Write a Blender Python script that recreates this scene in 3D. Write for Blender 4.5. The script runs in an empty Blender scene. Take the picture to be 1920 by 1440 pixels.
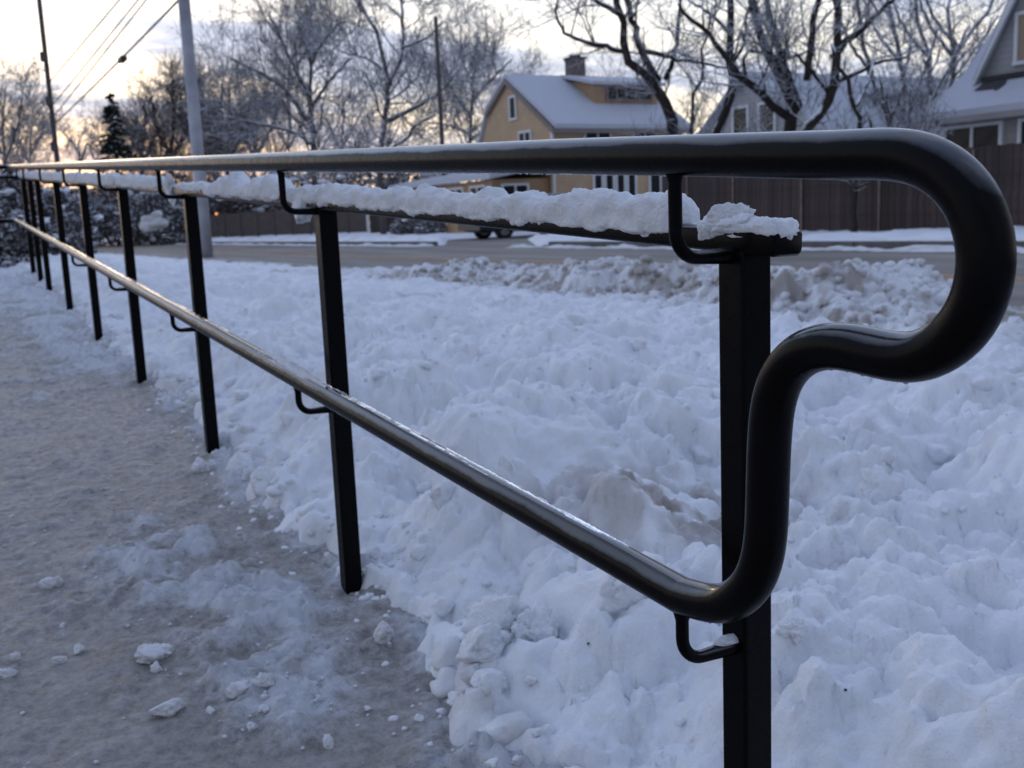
import bpy, bmesh, math, random
import numpy as np
from mathutils import Vector, Matrix

C = bpy.context.scene.collection
scene = bpy.context.scene

# ------------------------------------------------------------------ camera
YAW, PITCH, ROLL = .5035, .1616, -.0432
CAM = np.array([-.7104, -.7932, .8696])


def cam_axes():
    cy, sy, cp, sp = math.cos(YAW), math.sin(YAW), math.cos(PITCH), math.sin(PITCH)
    fwd = np.array([sy * cp, cy * cp, -sp])
    right = np.array([cy, -sy, 0.0])
    up = np.cross(right, fwd)
    cr, sr = math.cos(ROLL), math.sin(ROLL)
    return cr * right + sr * up, -sr * right + cr * up, fwd


RX, UP, FW = cam_axes()
cam_data = bpy.data.cameras.new('camera')
cam = bpy.data.objects.new('camera', cam_data)
C.objects.link(cam)
m = Matrix.Identity(4)
for i in range(3):
    m[i][0], m[i][1], m[i][2], m[i][3] = RX[i], UP[i], -FW[i], CAM[i]
cam.matrix_world = m
cam_data.sensor_width = 36
cam_data.lens = 36
cam_data.clip_start = .02
cam_data.clip_end = 4000
cam_data.dof.use_dof = True
cam_data.dof.focus_distance = 1.0
cam_data.dof.aperture_fstop = 12.0
scene.camera = cam

# ------------------------------------------------------------------ sky, sun, exposure
SUN_AZ = math.radians(7)        # from +Y towards +X
SUN_EL = math.radians(3.5)
world = bpy.data.worlds.new('World')
scene.world = world
world.use_nodes = True
nt = world.node_tree
nt.nodes.clear()


def N(tree, typ, **kw):
    n = tree.nodes.new(typ)
    for k, v in kw.items():
        if k == 'ins':
            for a, b in v.items():
                n.inputs[a].default_value = b
        else:
            setattr(n, k, v)
    return n


def ramp(tree, stops, interp='LINEAR'):
    r = tree.nodes.new('ShaderNodeValToRGB')
    el = r.color_ramp.elements
    while len(el) < len(stops):
        el.new(.5)
    r.color_ramp.interpolation = interp
    for e, (p, c) in zip(el, stops):
        e.position = p
        e.color = (c[0], c[1], c[2], 1) if not isinstance(c, (int, float)) else (c, c, c, 1)
    return r


def mixc(tree, fac, a, b, blend='MIX'):
    mx = tree.nodes.new('ShaderNodeMix')
    mx.data_type = 'RGBA'
    mx.blend_type = blend
    for idx, v in ((0, fac), (6, a), (7, b)):
        if isinstance(v, bpy.types.NodeSocket):
            tree.links.new(v, mx.inputs[idx])
        elif isinstance(v, (int, float)):
            mx.inputs[idx].default_value = v
        else:
            mx.inputs[idx].default_value = (v[0], v[1], v[2], 1)
    return mx.outputs[2]


def mth(tree, op, a, b=None, c=None, clamp=False):
    n = tree.nodes.new('ShaderNodeMath')
    n.operation = op
    n.use_clamp = clamp
    for i, v in enumerate((a, b, c)):
        if v is None:
            continue
        if isinstance(v, bpy.types.NodeSocket):
            tree.links.new(v, n.inputs[i])
        else:
            n.inputs[i].default_value = v
    return n.outputs[0]


def build_world():
    L = nt.links.new
    tc = N(nt, 'ShaderNodeTexCoord')
    sep = N(nt, 'ShaderNodeSeparateXYZ')
    L(tc.outputs['Generated'], sep.inputs[0])
    x, y, z = sep.outputs
    zc = mth(nt, 'MAXIMUM', z, 0.0)
    sky = N(nt, 'ShaderNodeTexSky', sky_type='NISHITA', sun_disc=False, sun_elevation=SUN_EL,
            sun_rotation=SUN_AZ, air_density=1.0, dust_density=.6, ozone_density=2.0)
    sd = (math.sin(SUN_AZ) * math.cos(SUN_EL), math.cos(SUN_AZ) * math.cos(SUN_EL), math.sin(SUN_EL))
    dot = N(nt, 'ShaderNodeVectorMath', operation='DOT_PRODUCT')
    L(tc.outputs['Generated'], dot.inputs[0])
    dot.inputs[1].default_value = sd
    dv = mth(nt, 'MAXIMUM', dot.outputs['Value'], 0.0)
    # thin high overcast: bright and creamy low down, blue overhead
    el = ramp(nt, [(0.0, (.98, .71, .52)), (.05, (1.0, .83, .67)), (.12, (1.0, .90, .79)), (.22, (.94, .93, .93)), (.42, (.54, .66, .97)), (1.0, (.42, .55, .94))])
    L(zc, el.inputs[0])
    # away from the sunset the sheet is a little dimmer
    half = mth(nt, 'MULTIPLY_ADD', dot.outputs['Value'], .46, .52)
    v = N(nt, 'ShaderNodeVectorMath', operation='SCALE')
    L(el.outputs[0], v.inputs[0])
    L(half, v.inputs['Scale'])
    # the clear Nishita sky shines through the sheet
    ns = N(nt, 'ShaderNodeVectorMath', operation='SCALE')
    L(sky.outputs[0], ns.inputs[0])
    ns.inputs['Scale'].default_value = .05
    add = N(nt, 'ShaderNodeVectorMath', operation='ADD')
    L(v.outputs[0], add.inputs[0])
    L(ns.outputs[0], add.inputs[1])
    base = add.outputs[0]
    # clouds on a flat layer
    den = mth(nt, 'ADD', zc, .13)
    px = mth(nt, 'DIVIDE', x, den)
    py = mth(nt, 'DIVIDE', y, den)
    cmb = N(nt, 'ShaderNodeCombineXYZ')
    L(px, cmb.inputs[0])
    L(py, cmb.inputs[1])
    mp = N(nt, 'ShaderNodeMapping')
    mp.inputs['Rotation'].default_value = (0, 0, math.radians(-24))
    mp.inputs['Scale'].default_value = (.55, 1.15, 1)
    mp.inputs['Location'].default_value = (3.1, 1.7, 0)
    L(cmb.outputs[0], mp.inputs[0])
    nz = N(nt, 'ShaderNodeTexNoise', ins={'Scale': 1.35, 'Detail': 7.0, 'Roughness': .56, 'Distortion': .35})
    L(mp.outputs[0], nz.inputs['Vector'])
    cl = ramp(nt, [(.43, 0.0), (.60, 1.0)], 'EASE')
    L(nz.outputs[0], cl.inputs[0])
    nz2 = N(nt, 'ShaderNodeTexNoise', ins={'Scale': 3.4, 'Detail': 5.0, 'Roughness': .6})
    L(mp.outputs[0], nz2.inputs['Vector'])
    tone = ramp(nt, [(.35, (.32, .39, .56)), (.65, (.55, .62, .80))])
    L(nz2.outputs[0], tone.inputs[0])
    fac = mth(nt, 'MULTIPLY', cl.outputs[0], .84)
    col = mixc(nt, fac, base, tone.outputs[0])
    # the low glow round the hidden sun
    g = mth(nt, 'POWER', dv, 40.0)
    low = mth(nt, 'SUBTRACT', 1.0, mth(nt, 'MULTIPLY', zc, 9.0), clamp=True)
    g = mth(nt, 'MULTIPLY', g, low)
    col = mixc(nt, mth(nt, 'MULTIPLY', g, .8), col, (1.55, .88, .52))
    bg = N(nt, 'ShaderNodeBackground')
    L(col, bg.inputs['Color'])
    bg.inputs['Strength'].default_value = 1.32
    out = N(nt, 'ShaderNodeOutputWorld')
    L(bg.outputs[0], out.inputs[0])


build_world()
sun_data = bpy.data.lights.new('sun', 'SUN')
sun_data.energy = .35
sun_data.angle = math.radians(16)
sun_data.color = (1.0, .74, .5)
sun = bpy.data.objects.new('sun', sun_data)
C.objects.link(sun)
sdir = Vector((math.sin(SUN_AZ) * math.cos(SUN_EL), math.cos(SUN_AZ) * math.cos(SUN_EL), math.sin(SUN_EL)))
sun.rotation_euler = sdir.to_track_quat('Z', 'Y').to_euler()
sun.location = sdir * 50 + Vector((0, 0, 30))
scene.view_settings.view_transform = 'Standard'
scene.view_settings.look = 'None'
scene.view_settings.exposure = 0
scene.view_settings.gamma = 1
scene.view_settings.use_curve_mapping = False
scene.render.engine = 'CYCLES'
scene.cycles.max_bounces = 6
scene.cycles.diffuse_bounces = 3
scene.cycles.glossy_bounces = 3
scene.cycles.use_denoising = True

# ------------------------------------------------------------------ helpers


def ray(x, y):
    return FW + (x - 960) / 1920 * RX - (y - 720) / 1920 * UP


def on_depth(x, y, D):
    return CAM + ray(x, y) * D


def on_x(x, y, X):
    d = ray(x, y)
    return CAM + d * ((X - CAM[0]) / d[0])


def on_z(x, y, Z):
    d = ray(x, y)
    return CAM + d * ((Z - CAM[2]) / d[2])


G = .0607                 # slope of the ramp
SP = 1.2619               # spacing of the posts
Y_TOP = 7 * SP            # where the ramp meets its landing


def walk_z(Y):
    return G * np.clip(Y, -3.0, Y_TOP + .1)


def on_walk(x, y):
    d = ray(x, y)
    t = (G * CAM[1] - CAM[2]) / (d[2] - G * d[1])
    return CAM + d * t


def tag(o, label=None, cat=None, group=None, kind=None):
    if label:
        o['label'] = label
    if cat:
        o['category'] = cat
    if group:
        o['group'] = group
    if kind:
        o['kind'] = kind
    return o


def empty(name, loc=(0, 0, 0)):
    o = bpy.data.objects.new(name, None)
    o.location = loc
    o.empty_display_size = .2
    C.objects.link(o)
    return o


def link(name, me, mat=None, parent=None):
    o = bpy.data.objects.new(name, me)
    C.objects.link(o)
    if mat is not None and not me.materials:
        me.materials.append(mat)
    if parent is not None:
        o.parent = parent
        p = parent
        off = Vector((0, 0, 0))
        while p is not None:
            off += p.location
            p = p.parent
        o.location = -off         # meshes are written in world coordinates
    return o


class MB:
    """collects geometry in world coordinates"""

    def __init__(self):
        self.v, self.f, self.n = [], [], 0

    def add(self, v, f):
        v = np.asarray(v, float)
        self.v.append(v)
        n = self.n
        self.f.extend([tuple(i + n for i in q) for q in f])
        self.n += len(v)

    def box(self, c, s, rz=0.0, taper=1.0):
        hx, hy, hz = s[0] / 2, s[1] / 2, s[2] / 2
        p = np.array([[-hx, -hy, -hz], [hx, -hy, -hz], [hx, hy, -hz], [-hx, hy, -hz],
                      [-hx * taper, -hy * taper, hz], [hx * taper, -hy * taper, hz], [hx * taper, hy * taper, hz], [-hx * taper, hy * taper, hz]])
        if rz:
            cr, sr = math.cos(rz), math.sin(rz)
            p[:, :2] = p[:, :2] @ np.array([[cr, sr], [-sr, cr]])
        self.add(p + np.asarray(c, float), [(3, 2, 1, 0), (4, 5, 6, 7), (0, 1, 5, 4), (1, 2, 6, 5), (2, 3, 7, 6), (3, 0, 4, 7)])

    def tube(self, pts, rad, sides=8, cap=True):
        pts = np.asarray(pts, float)
        n = len(pts)
        rad = np.broadcast_to(np.asarray(rad, float), (n,))
        t = np.gradient(pts, axis=0)
        t /= np.linalg.norm(t, axis=1)[:, None] + 1e-12
        ref = np.array([0, 0, 1.0]) if abs(t[0][2]) < .9 else np.array([1.0, 0, 0])
        a = np.cross(t[0], ref)
        a /= np.linalg.norm(a)
        ang = np.linspace(0, 2 * math.pi, sides, endpoint=False)
        ca, sa = np.cos(ang)[:, None], np.sin(ang)[:, None]
        V = np.empty((n * sides, 3))
        for i in range(n):
            a = a - t[i] * (a @ t[i])
            a /= np.linalg.norm(a) + 1e-12
            b = np.cross(t[i], a)
            V[i * sides:(i + 1) * sides] = pts[i] + rad[i] * (ca * a + sa * b)
        F = []
        for i in range(n - 1):
            o, q = i * sides, (i + 1) * sides
            for k in range(sides):
                k2 = (k + 1) % sides
                F.append((o + k, o + k2, q + k2, q + k))
        if cap:
            F.append(tuple(range(sides - 1, -1, -1)))
            F.append(tuple((n - 1) * sides + k for k in range(sides)))
        self.add(V, F)

    def mesh(self, name, smooth=False):
        me = bpy.data.meshes.new(name)
        me.from_pydata(np.concatenate(self.v).tolist() if self.v else [], [], self.f)
        if smooth:
            me.polygons.foreach_set('use_smooth', [True] * len(me.polygons))
        me.update()
        return me

    def build(self, name, mat, parent=None, smooth=False):
        return link(name, self.mesh(name, smooth), mat, parent)


def bevelled(o, w=.004, seg=2):
    b = o.modifiers.new('bevel', 'BEVEL')
    b.width = w
    b.segments = seg
    b.limit_method = 'ANGLE'
    return o


# ------------------------------------------------------------------ numpy noise
_rng = np.random.default_rng(7)
_PERM = np.concatenate([_rng.permutation(256)] * 3)
_g = _rng.normal(size=(256, 3))
_GR = _g / np.linalg.norm(_g, axis=1)[:, None]


def perlin(x, y, z):
    x, y, z = np.broadcast_arrays(np.asarray(x, float), y, z)
    xi, yi, zi = np.floor(x).astype(int), np.floor(y).astype(int), np.floor(z).astype(int)
    xf, yf, zf = x - xi, y - yi, z - zi
    u, v, w = (t * t * t * (t * (t * 6 - 15) + 10) for t in (xf, yf, zf))
    xi, yi, zi = xi & 255, yi & 255, zi & 255

    def gr(dx, dy, dz):
        h = _PERM[_PERM[_PERM[xi + dx] + yi + dy] + zi + dz]
        g = _GR[h]
        return g[..., 0] * (xf - dx) + g[..., 1] * (yf - dy) + g[..., 2] * (zf - dz)
    l = lambda a, b, t: a + t * (b - a)
    return l(l(l(gr(0, 0, 0), gr(1, 0, 0), u), l(gr(0, 1, 0), gr(1, 1, 0), u), v),
             l(l(gr(0, 0, 1), gr(1, 0, 1), u), l(gr(0, 1, 1), gr(1, 1, 1), u), v), w) * 1.5


def fbm(x, y, z=0.0, oct=4, gain=.5):
    s, a, f = 0.0, 1.0, 1.0
    for i in range(oct):
        s = s + a * perlin(np.asarray(x) * f + 17.3 * i, np.asarray(y) * f + 5.1 * i, np.asarray(z) * f + 2.7 * i)
        a *= gain
        f *= 2.03
    return s


def hash2(i, j, k):
    h = (i.astype(np.int64) * 374761393 + j.astype(np.int64) * 668265263 + k * 2147483647) & 0xffffffff
    h = ((h ^ (h >> 13)) * 1274126177) & 0xffffffff
    return ((h ^ (h >> 16)) & 0xffff) / 65535.0


def lumps(x, y, cell, seed, prob=.7, sharp=.5):
    """caps of tumbled clods, one per cell, 0..1"""
    wx = x + .22 * cell * perlin(x / cell * 1.7, y / cell * 1.7, seed + .3) + .09 * cell * perlin(x / cell * 4.3, y / cell * 4.3, seed + 1.3)
    wy = y + .22 * cell * perlin(x / cell * 1.7, y / cell * 1.7, seed + 7.3) + .09 * cell * perlin(x / cell * 4.3, y / cell * 4.3, seed + 9.3)
    X, Y = wx / cell, wy / cell
    ci, cj = np.floor(X).astype(int), np.floor(Y).astype(int)
    out = np.zeros_like(X)
    for di in (-1, 0, 1):
        for dj in (-1, 0, 1):
            i, j = ci + di, cj + dj
            on = hash2(i, j, seed * 7 + 1) < prob
            cx, cy = i + .15 + .7 * hash2(i, j, seed * 7 + 2), j + .15 + .7 * hash2(i, j, seed * 7 + 3)
            r = .38 + .5 * hash2(i, j, seed * 7 + 4)
            hgt = .35 + .65 * hash2(i, j, seed * 7 + 5)
            tilt = (hash2(i, j, seed * 7 + 6) - .5) * 1.1
            dx, dy = X - cx, Y - cy
            # flattened, tilted facets
            el = 1 + .5 * (hash2(i, j, seed * 7 + 8) - .5)
            d2 = (dx * dx * el + dy * dy / el) / (r * r)
            cap = np.clip(1 - d2, 0, 1) ** sharp * hgt * (1 + tilt * dx / r)
            out = np.maximum(out, np.where(on, cap, 0))
    return out


def sst(a, b, x):
    t = np.clip((x - a) / (b - a), 0, 1)
    return t * t * (3 - 2 * t)


# ------------------------------------------------------------------ materials
M = {}


def pmat(name):
    mt = bpy.data.materials.new(name)
    mt.use_nodes = True
    t = mt.node_tree
    b = t.nodes['Principled BSDF']
    M[name] = mt
    return mt, t, b


def simple(name, col, rough=.6, metal=0.0, noise=.0, scale=8.0, spec=.5, bump=0.0, bscale=40.0):
    mt, t, b = pmat(name)
    b.inputs['Roughness'].default_value = rough
    b.inputs['Metallic'].default_value = metal
    b.inputs['Specular IOR Level'].default_value = spec
    b.inputs['Base Color'].default_value = (*col, 1)
    tc = N(t, 'ShaderNodeTexCoord')
    if noise:
        nz = N(t, 'ShaderNodeTexNoise', ins={'Scale': scale, 'Detail': 5.0, 'Roughness': .6})
        t.links.new(tc.outputs['Object'], nz.inputs['Vector'])
        r = ramp(t, [(.3, tuple(c * (1 - noise) for c in col)), (.7, tuple(min(1, c * (1 + noise)) for c in col))])
        t.links.new(nz.outputs[0], r.inputs[0])
        t.links.new(r.outputs[0], b.inputs['Base Color'])
    if bump:
        nb = N(t, 'ShaderNodeTexNoise', ins={'Scale': bscale, 'Detail': 4.0})
        t.links.new(tc.outputs['Object'], nb.inputs['Vector'])
        bp = N(t, 'ShaderNodeBump', ins={'Strength': bump, 'Distance': .01})
        t.links.new(nb.outputs[0], bp.inputs['Height'])
        t.links.new(bp.outputs[0], b.inputs['Normal'])
    return mt


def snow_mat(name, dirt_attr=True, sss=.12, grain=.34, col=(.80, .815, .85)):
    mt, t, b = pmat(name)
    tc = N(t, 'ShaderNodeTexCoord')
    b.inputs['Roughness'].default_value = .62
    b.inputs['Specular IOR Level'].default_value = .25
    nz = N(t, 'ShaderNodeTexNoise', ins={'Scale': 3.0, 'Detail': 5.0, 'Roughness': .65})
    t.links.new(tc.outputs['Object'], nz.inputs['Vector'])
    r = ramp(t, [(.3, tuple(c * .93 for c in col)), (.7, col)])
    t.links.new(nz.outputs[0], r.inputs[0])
    colr = r.outputs[0]
    if dirt_attr:
        at = N(t, 'ShaderNodeAttribute', attribute_name='dirt')
        colr = mixc(t, at.outputs['Fac'], colr, (.22, .17, .125))
    t.links.new(colr, b.inputs['Base Color'])
    if sss:
        b.inputs['Subsurface Weight'].default_value = sss
        b.inputs['Subsurface Radius'].default_value = (.7, .85, 1.0)
        b.inputs['Subsurface Scale'].default_value = .012
    n1 = N(t, 'ShaderNodeTexNoise', ins={'Scale': 140.0, 'Detail': 4.0, 'Roughness': .7})
    n2 = N(t, 'ShaderNodeTexNoise', ins={'Scale': 28.0, 'Detail': 4.0, 'Roughness': .65})
    t.links.new(tc.outputs['Object'], n1.inputs['Vector'])
    t.links.new(tc.outputs['Object'], n2.inputs['Vector'])
    b1 = N(t, 'ShaderNodeBump', ins={'Strength': grain, 'Distance': .006})
    b2 = N(t, 'ShaderNodeBump', ins={'Strength': grain * 1.2, 'Distance': .02})
    t.links.new(n1.outputs[0], b1.inputs['Height'])
    t.links.new(n2.outputs[0], b2.inputs['Height'])
    t.links.new(b2.outputs[0], b1.inputs['Normal'])
    t.links.new(b1.outputs[0], b.inputs['Normal'])
    return mt


snow_mat('snow')
snow_mat('snow_plain', False, .12, .45)
snow_mat('snow_dull', False, .12, .45, (.66, .66, .68))
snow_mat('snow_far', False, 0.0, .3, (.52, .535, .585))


def walkway_mat():
    mt, t, b = pmat('icy_concrete')
    tc = N(t, 'ShaderNodeTexCoord')
    at = N(t, 'ShaderNodeAttribute', attribute_name='cover')
    nz = N(t, 'ShaderNodeTexNoise', ins={'Scale': 9.0, 'Detail': 8.0, 'Roughness': .7})
    n2 = N(t, 'ShaderNodeTexNoise', ins={'Scale': 75.0, 'Detail': 6.0, 'Roughness': .85})
    for n in (nz, n2):
        t.links.new(tc.outputs['Object'], n.inputs['Vector'])
    n4 = N(t, 'ShaderNodeTexNoise', ins={'Scale': 42.0, 'Detail': 6.0, 'Roughness': .72})
    t.links.new(tc.outputs['Object'], n4.inputs['Vector'])
    con = ramp(t, [(.40, (.25, .23, .21)), (.50, (.385, .36, .335)), (.62, (.56, .54, .52))])  # concrete tones; the dark and pale speckle also paints in shading of the gritty crust
    t.links.new(mth(t, 'MULTIPLY_ADD', nz.outputs[0], .35, mth(t, 'MULTIPLY', n4.outputs[0], .65)), con.inputs[0])
    # grains of frozen slush scattered in the film
    sp = ramp(t, [(.44, 0.0), (.60, 1.0)])
    t.links.new(n2.outputs[0], sp.inputs[0])
    cov = mth(t, 'MULTIPLY_ADD', at.outputs['Fac'], 1.25, mth(t, 'MULTIPLY_ADD', nz.outputs[0], .7, -.42))
    cov = mth(t, 'ADD', cov, mth(t, 'MULTIPLY', mth(t, 'SUBTRACT', n2.outputs[0], .5), .85), clamp=True)
    cov = mth(t, 'ADD', mth(t, 'MULTIPLY_ADD', cov, 1.5, -.22), mth(t, 'MULTIPLY', mth(t, 'SUBTRACT', n4.outputs[0], .5), mth(t, 'MULTIPLY', cov, 2.6)), clamp=True)
    film = mixc(t, mth(t, 'MULTIPLY', sp.outputs[0], .50), con.outputs[0], (.56, .53, .51))
    colr = mixc(t, cov, film, (.80, .82, .87))
    t.links.new(colr, b.inputs['Base Color'])
    rg = mth(t, 'MULTIPLY_ADD', cov, .35, .42)
    t.links.new(rg, b.inputs['Roughness'])
    b.inputs['Specular IOR Level'].default_value = .35
    bp = N(t, 'ShaderNodeBump', ins={'Strength': .9, 'Distance': .012})
    t.links.new(mth(t, 'ADD', n2.outputs[0], mth(t, 'MULTIPLY', n4.outputs[0], 1.6)), bp.inputs['Height'])
    t.links.new(bp.outputs[0], b.inputs['Normal'])


walkway_mat()


def road_mat():
    mt, t, b = pmat('wet_asphalt')
    tc = N(t, 'ShaderNodeTexCoord')
    mp = N(t, 'ShaderNodeMapping')
    mp.inputs['Scale'].default_value = (1.0, .09, 1)
    t.links.new(tc.outputs['Object'], mp.inputs[0])
    nz = N(t, 'ShaderNodeTexNoise', ins={'Scale': 1.6, 'Detail': 6.0, 'Roughness': .65})
    t.links.new(mp.outputs[0], nz.inputs['Vector'])
    r = ramp(t, [(.33, (.095, .080, .066)), (.52, (.175, .145, .118)), (.72, (.34, .29, .245))])
    t.links.new(nz.outputs[0], r.inputs[0])
    t.links.new(r.outputs[0], b.inputs['Base Color'])
    b.inputs['Roughness'].default_value = .55
    n2 = N(t, 'ShaderNodeTexNoise', ins={'Scale': 30.0, 'Detail': 4.0})
    t.links.new(tc.outputs['Object'], n2.inputs['Vector'])
    bp = N(t, 'ShaderNodeBump', ins={'Strength': .5, 'Distance': .02})
    t.links.new(n2.outputs[0], bp.inputs['Height'])
    t.links.new(bp.outputs[0], b.inputs['Normal'])


road_mat()


def paint_mat():
    mt, t, b = pmat('black_paint')
    tc = N(t, 'ShaderNodeTexCoord')
    b.inputs['Base Color'].default_value = (.006, .0055, .006, 1)
    nz = N(t, 'ShaderNodeTexNoise', ins={'Scale': 60.0, 'Detail': 5.0, 'Roughness': .7})
    t.links.new(tc.outputs['Object'], nz.inputs['Vector'])
    r = ramp(t, [(.3, .12), (.7, .26)])
    t.links.new(nz.outputs[0], r.inputs[0])
    # a film of frozen drizzle on every upward side
    geo = N(t, 'ShaderNodeNewGeometry')
    sep = N(t, 'ShaderNodeSeparateXYZ')
    t.links.new(geo.outputs['Normal'], sep.inputs[0])
    n3 = N(t, 'ShaderNodeTexNoise', ins={'Scale': 9.0, 'Detail': 5.0, 'Roughness': .65})
    t.links.new(tc.outputs['Object'], n3.inputs['Vector'])
    fm = mth(t, 'ADD', sep.outputs[2], mth(t, 'MULTIPLY_ADD', n3.outputs[0], .5, -.25))
    fm = mth(t, 'MULTIPLY_ADD', fm, 5.0, -2.4, clamp=True)
    t.links.new(mixc(t, fm, (.0035, .003, .0035), (.020, .020, .022)), b.inputs['Base Color'])
    t.links.new(mth(t, 'MULTIPLY_ADD', fm, .74, .07), b.inputs['Specular IOR Level'])
    t.links.new(mth(t, 'ADD', r.outputs[0], mth(t, 'MULTIPLY_ADD', fm, -.15, .10)), b.inputs['Roughness'])
    bp = N(t, 'ShaderNodeBump', ins={'Strength': .10, 'Distance': .002})
    t.links.new(nz.outputs[0], bp.inputs['Height'])
    t.links.new(bp.outputs[0], b.inputs['Normal'])


paint_mat()


def vary(name):
    """every plank a little different"""
    t = M[name].node_tree
    b = t.nodes['Principled BSDF']
    src = b.inputs['Base Color'].links[0].from_socket
    oi = N(t, 'ShaderNodeObjectInfo')
    k = mth(t, 'MULTIPLY_ADD', oi.outputs['Random'], .75, .62)
    v = N(t, 'ShaderNodeVectorMath', operation='SCALE')
    t.links.new(src, v.inputs[0])
    t.links.new(k, v.inputs['Scale'])
    t.links.new(v.outputs[0], b.inputs['Base Color'])


def courses(name, step=.16):
    """lapped siding boards, too fine to be told apart from here"""
    t = M[name].node_tree
    b = t.nodes['Principled BSDF']
    src = b.inputs['Base Color'].links[0].from_socket
    tc = N(t, 'ShaderNodeTexCoord')
    sep = N(t, 'ShaderNodeSeparateXYZ')
    t.links.new(tc.outputs['Object'], sep.inputs[0])
    fr = mth(t, 'FRACT', mth(t, 'DIVIDE', sep.outputs[2], step))
    r = ramp(t, [(.0, .55), (.10, 1.0), (1.0, .93)])
    t.links.new(fr, r.inputs[0])
    t.links.new(mixc(t, 1.0, src, r.outputs[0], 'MULTIPLY'), b.inputs['Base Color'])
    bp = N(t, 'ShaderNodeBump', ins={'Strength': .5, 'Distance': .02})
    t.links.new(fr, bp.inputs['Height'])
    t.links.new(bp.outputs[0], b.inputs['Normal'])


def bark_mat(name, col, snow=.5, snowcol=(.80, .82, .87)):
    """bark with snow lying on every upward side"""
    mt, t, b = pmat(name)
    tc = N(t, 'ShaderNodeTexCoord')
    geo = N(t, 'ShaderNodeNewGeometry')
    sep = N(t, 'ShaderNodeSeparateXYZ')
    t.links.new(geo.outputs['Normal'], sep.inputs[0])
    nz = N(t, 'ShaderNodeTexNoise', ins={'Scale': 2.5, 'Detail': 4.0})
    t.links.new(tc.outputs['Object'], nz.inputs['Vector'])
    s = mth(t, 'ADD', sep.outputs[2], mth(t, 'MULTIPLY_ADD', nz.outputs[0], 1.1, -.55 - (1 - snow)))
    f = mth(t, 'MULTIPLY', s, 5.0, clamp=True)
    n2 = N(t, 'ShaderNodeTexNoise', ins={'Scale': 18.0, 'Detail': 4.0})
    t.links.new(tc.outputs['Object'], n2.inputs['Vector'])
    r = ramp(t, [(.3, tuple(c * .6 for c in col)), (.7, tuple(c * 1.4 for c in col))])
    t.links.new(n2.outputs[0], r.inputs[0])
    t.links.new(mixc(t, f, r.outputs[0], snowcol), b.inputs['Base Color'])
    b.inputs['Roughness'].default_value = .85
    b.inputs['Specular IOR Level'].default_value = .2


bark_mat('bark_dark', (.035, .028, .026), .52)
bark_mat('bark_snowy', (.06, .05, .05), .95)
bark_mat('bark_brown', (.085, .055, .042), .42)
bark_mat('bark_grey', (.10, .088, .088), .80)
bark_mat('fir_needles', (.018, .026, .022), .38)
bark_mat('shrub_leaves', (.10, .09, .088), .85, (.46, .47, .51))
simple('fence_wood', (.040, .026, .023), .8, noise=.35, scale=6)
simple('fence_wood_pale', (.18, .125, .105), .8, noise=.3, scale=6)
simple('fence_wood_grey', (.11, .085, .075), .8, noise=.3, scale=4)
simple('yellow_siding', (.54, .375, .23), .7, noise=.1, scale=2)
simple('yellow_siding_deep', (.43, .27, .15), .7, noise=.1, scale=2)
simple('white_siding', (.42, .41, .42), .7, noise=.08, scale=2)
simple('grey_siding', (.33, .30, .295), .7, noise=.1, scale=2)
for _n in ('yellow_siding', 'yellow_siding_deep', 'white_siding', 'grey_siding'):
    courses(_n)
vary('fence_wood')
simple('white_trim', (.72, .72, .73), .5)
simple('brown_trim', (.20, .17, .16), .6, noise=.15)
simple('dark_shingles', (.045, .042, .045), .85, noise=.3, scale=9)
simple('chimney_brick', (.15, .12, .115), .85, noise=.25, scale=12)
simple('glass_dark', (.015, .017, .02), .15, spec=.25)
simple('glass_warm', (.30, .22, .15), .2)
simple('pole_wood', (.085, .075, .078), .85, noise=.2, scale=4)
simple('pole_rimed', (.36, .36, .40), .8, noise=.3, scale=1.2)
simple('cable', (.03, .03, .033), .6)
simple('car_paint', (.012, .012, .014), .25)
simple('rubber', (.013, .013, .013), .8)
simple('rim_metal', (.35, .35, .36), .35, metal=.8)
simple('chrome', (.5, .5, .52), .2, metal=1.0)
simple('headlight_glass', (.45, .46, .48), .1)
simple('yellow_line', (.36, .20, .075), .6, noise=.4, scale=2.2)
simple('kerb_stone', (.12, .11, .105), .8, noise=.3, scale=5)
simple('litter', (.05, .035, .025), .9)
_m, _t, _b = pmat('ice')
_b.inputs['Base Color'].default_value = (.5, .51, .54, 1)
_b.inputs['Roughness'].default_value = .10
_b.inputs['Transmission Weight'].default_value = .97
_b.inputs['IOR'].default_value = 1.31
_tc = N(_t, 'ShaderNodeTexCoord')
_n = N(_t, 'ShaderNodeTexNoise', ins={'Scale': 90.0, 'Detail': 4.0})
_t.links.new(_tc.outputs['Object'], _n.inputs['Vector'])
_bp = N(_t, 'ShaderNodeBump', ins={'Strength': .5, 'Distance': .004})
_t.links.new(_n.outputs[0], _bp.inputs['Height'])
_t.links.new(_bp.outputs[0], _b.inputs['Normal'])
_m, _t, _b = pmat('lamp_glow')
_b.inputs['Base Color'].default_value = (1, .5, .2, 1)
_b.inputs['Emission Color'].default_value = (1, .36, .10, 1)
_b.inputs['Emission Strength'].default_value = 1.5


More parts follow.
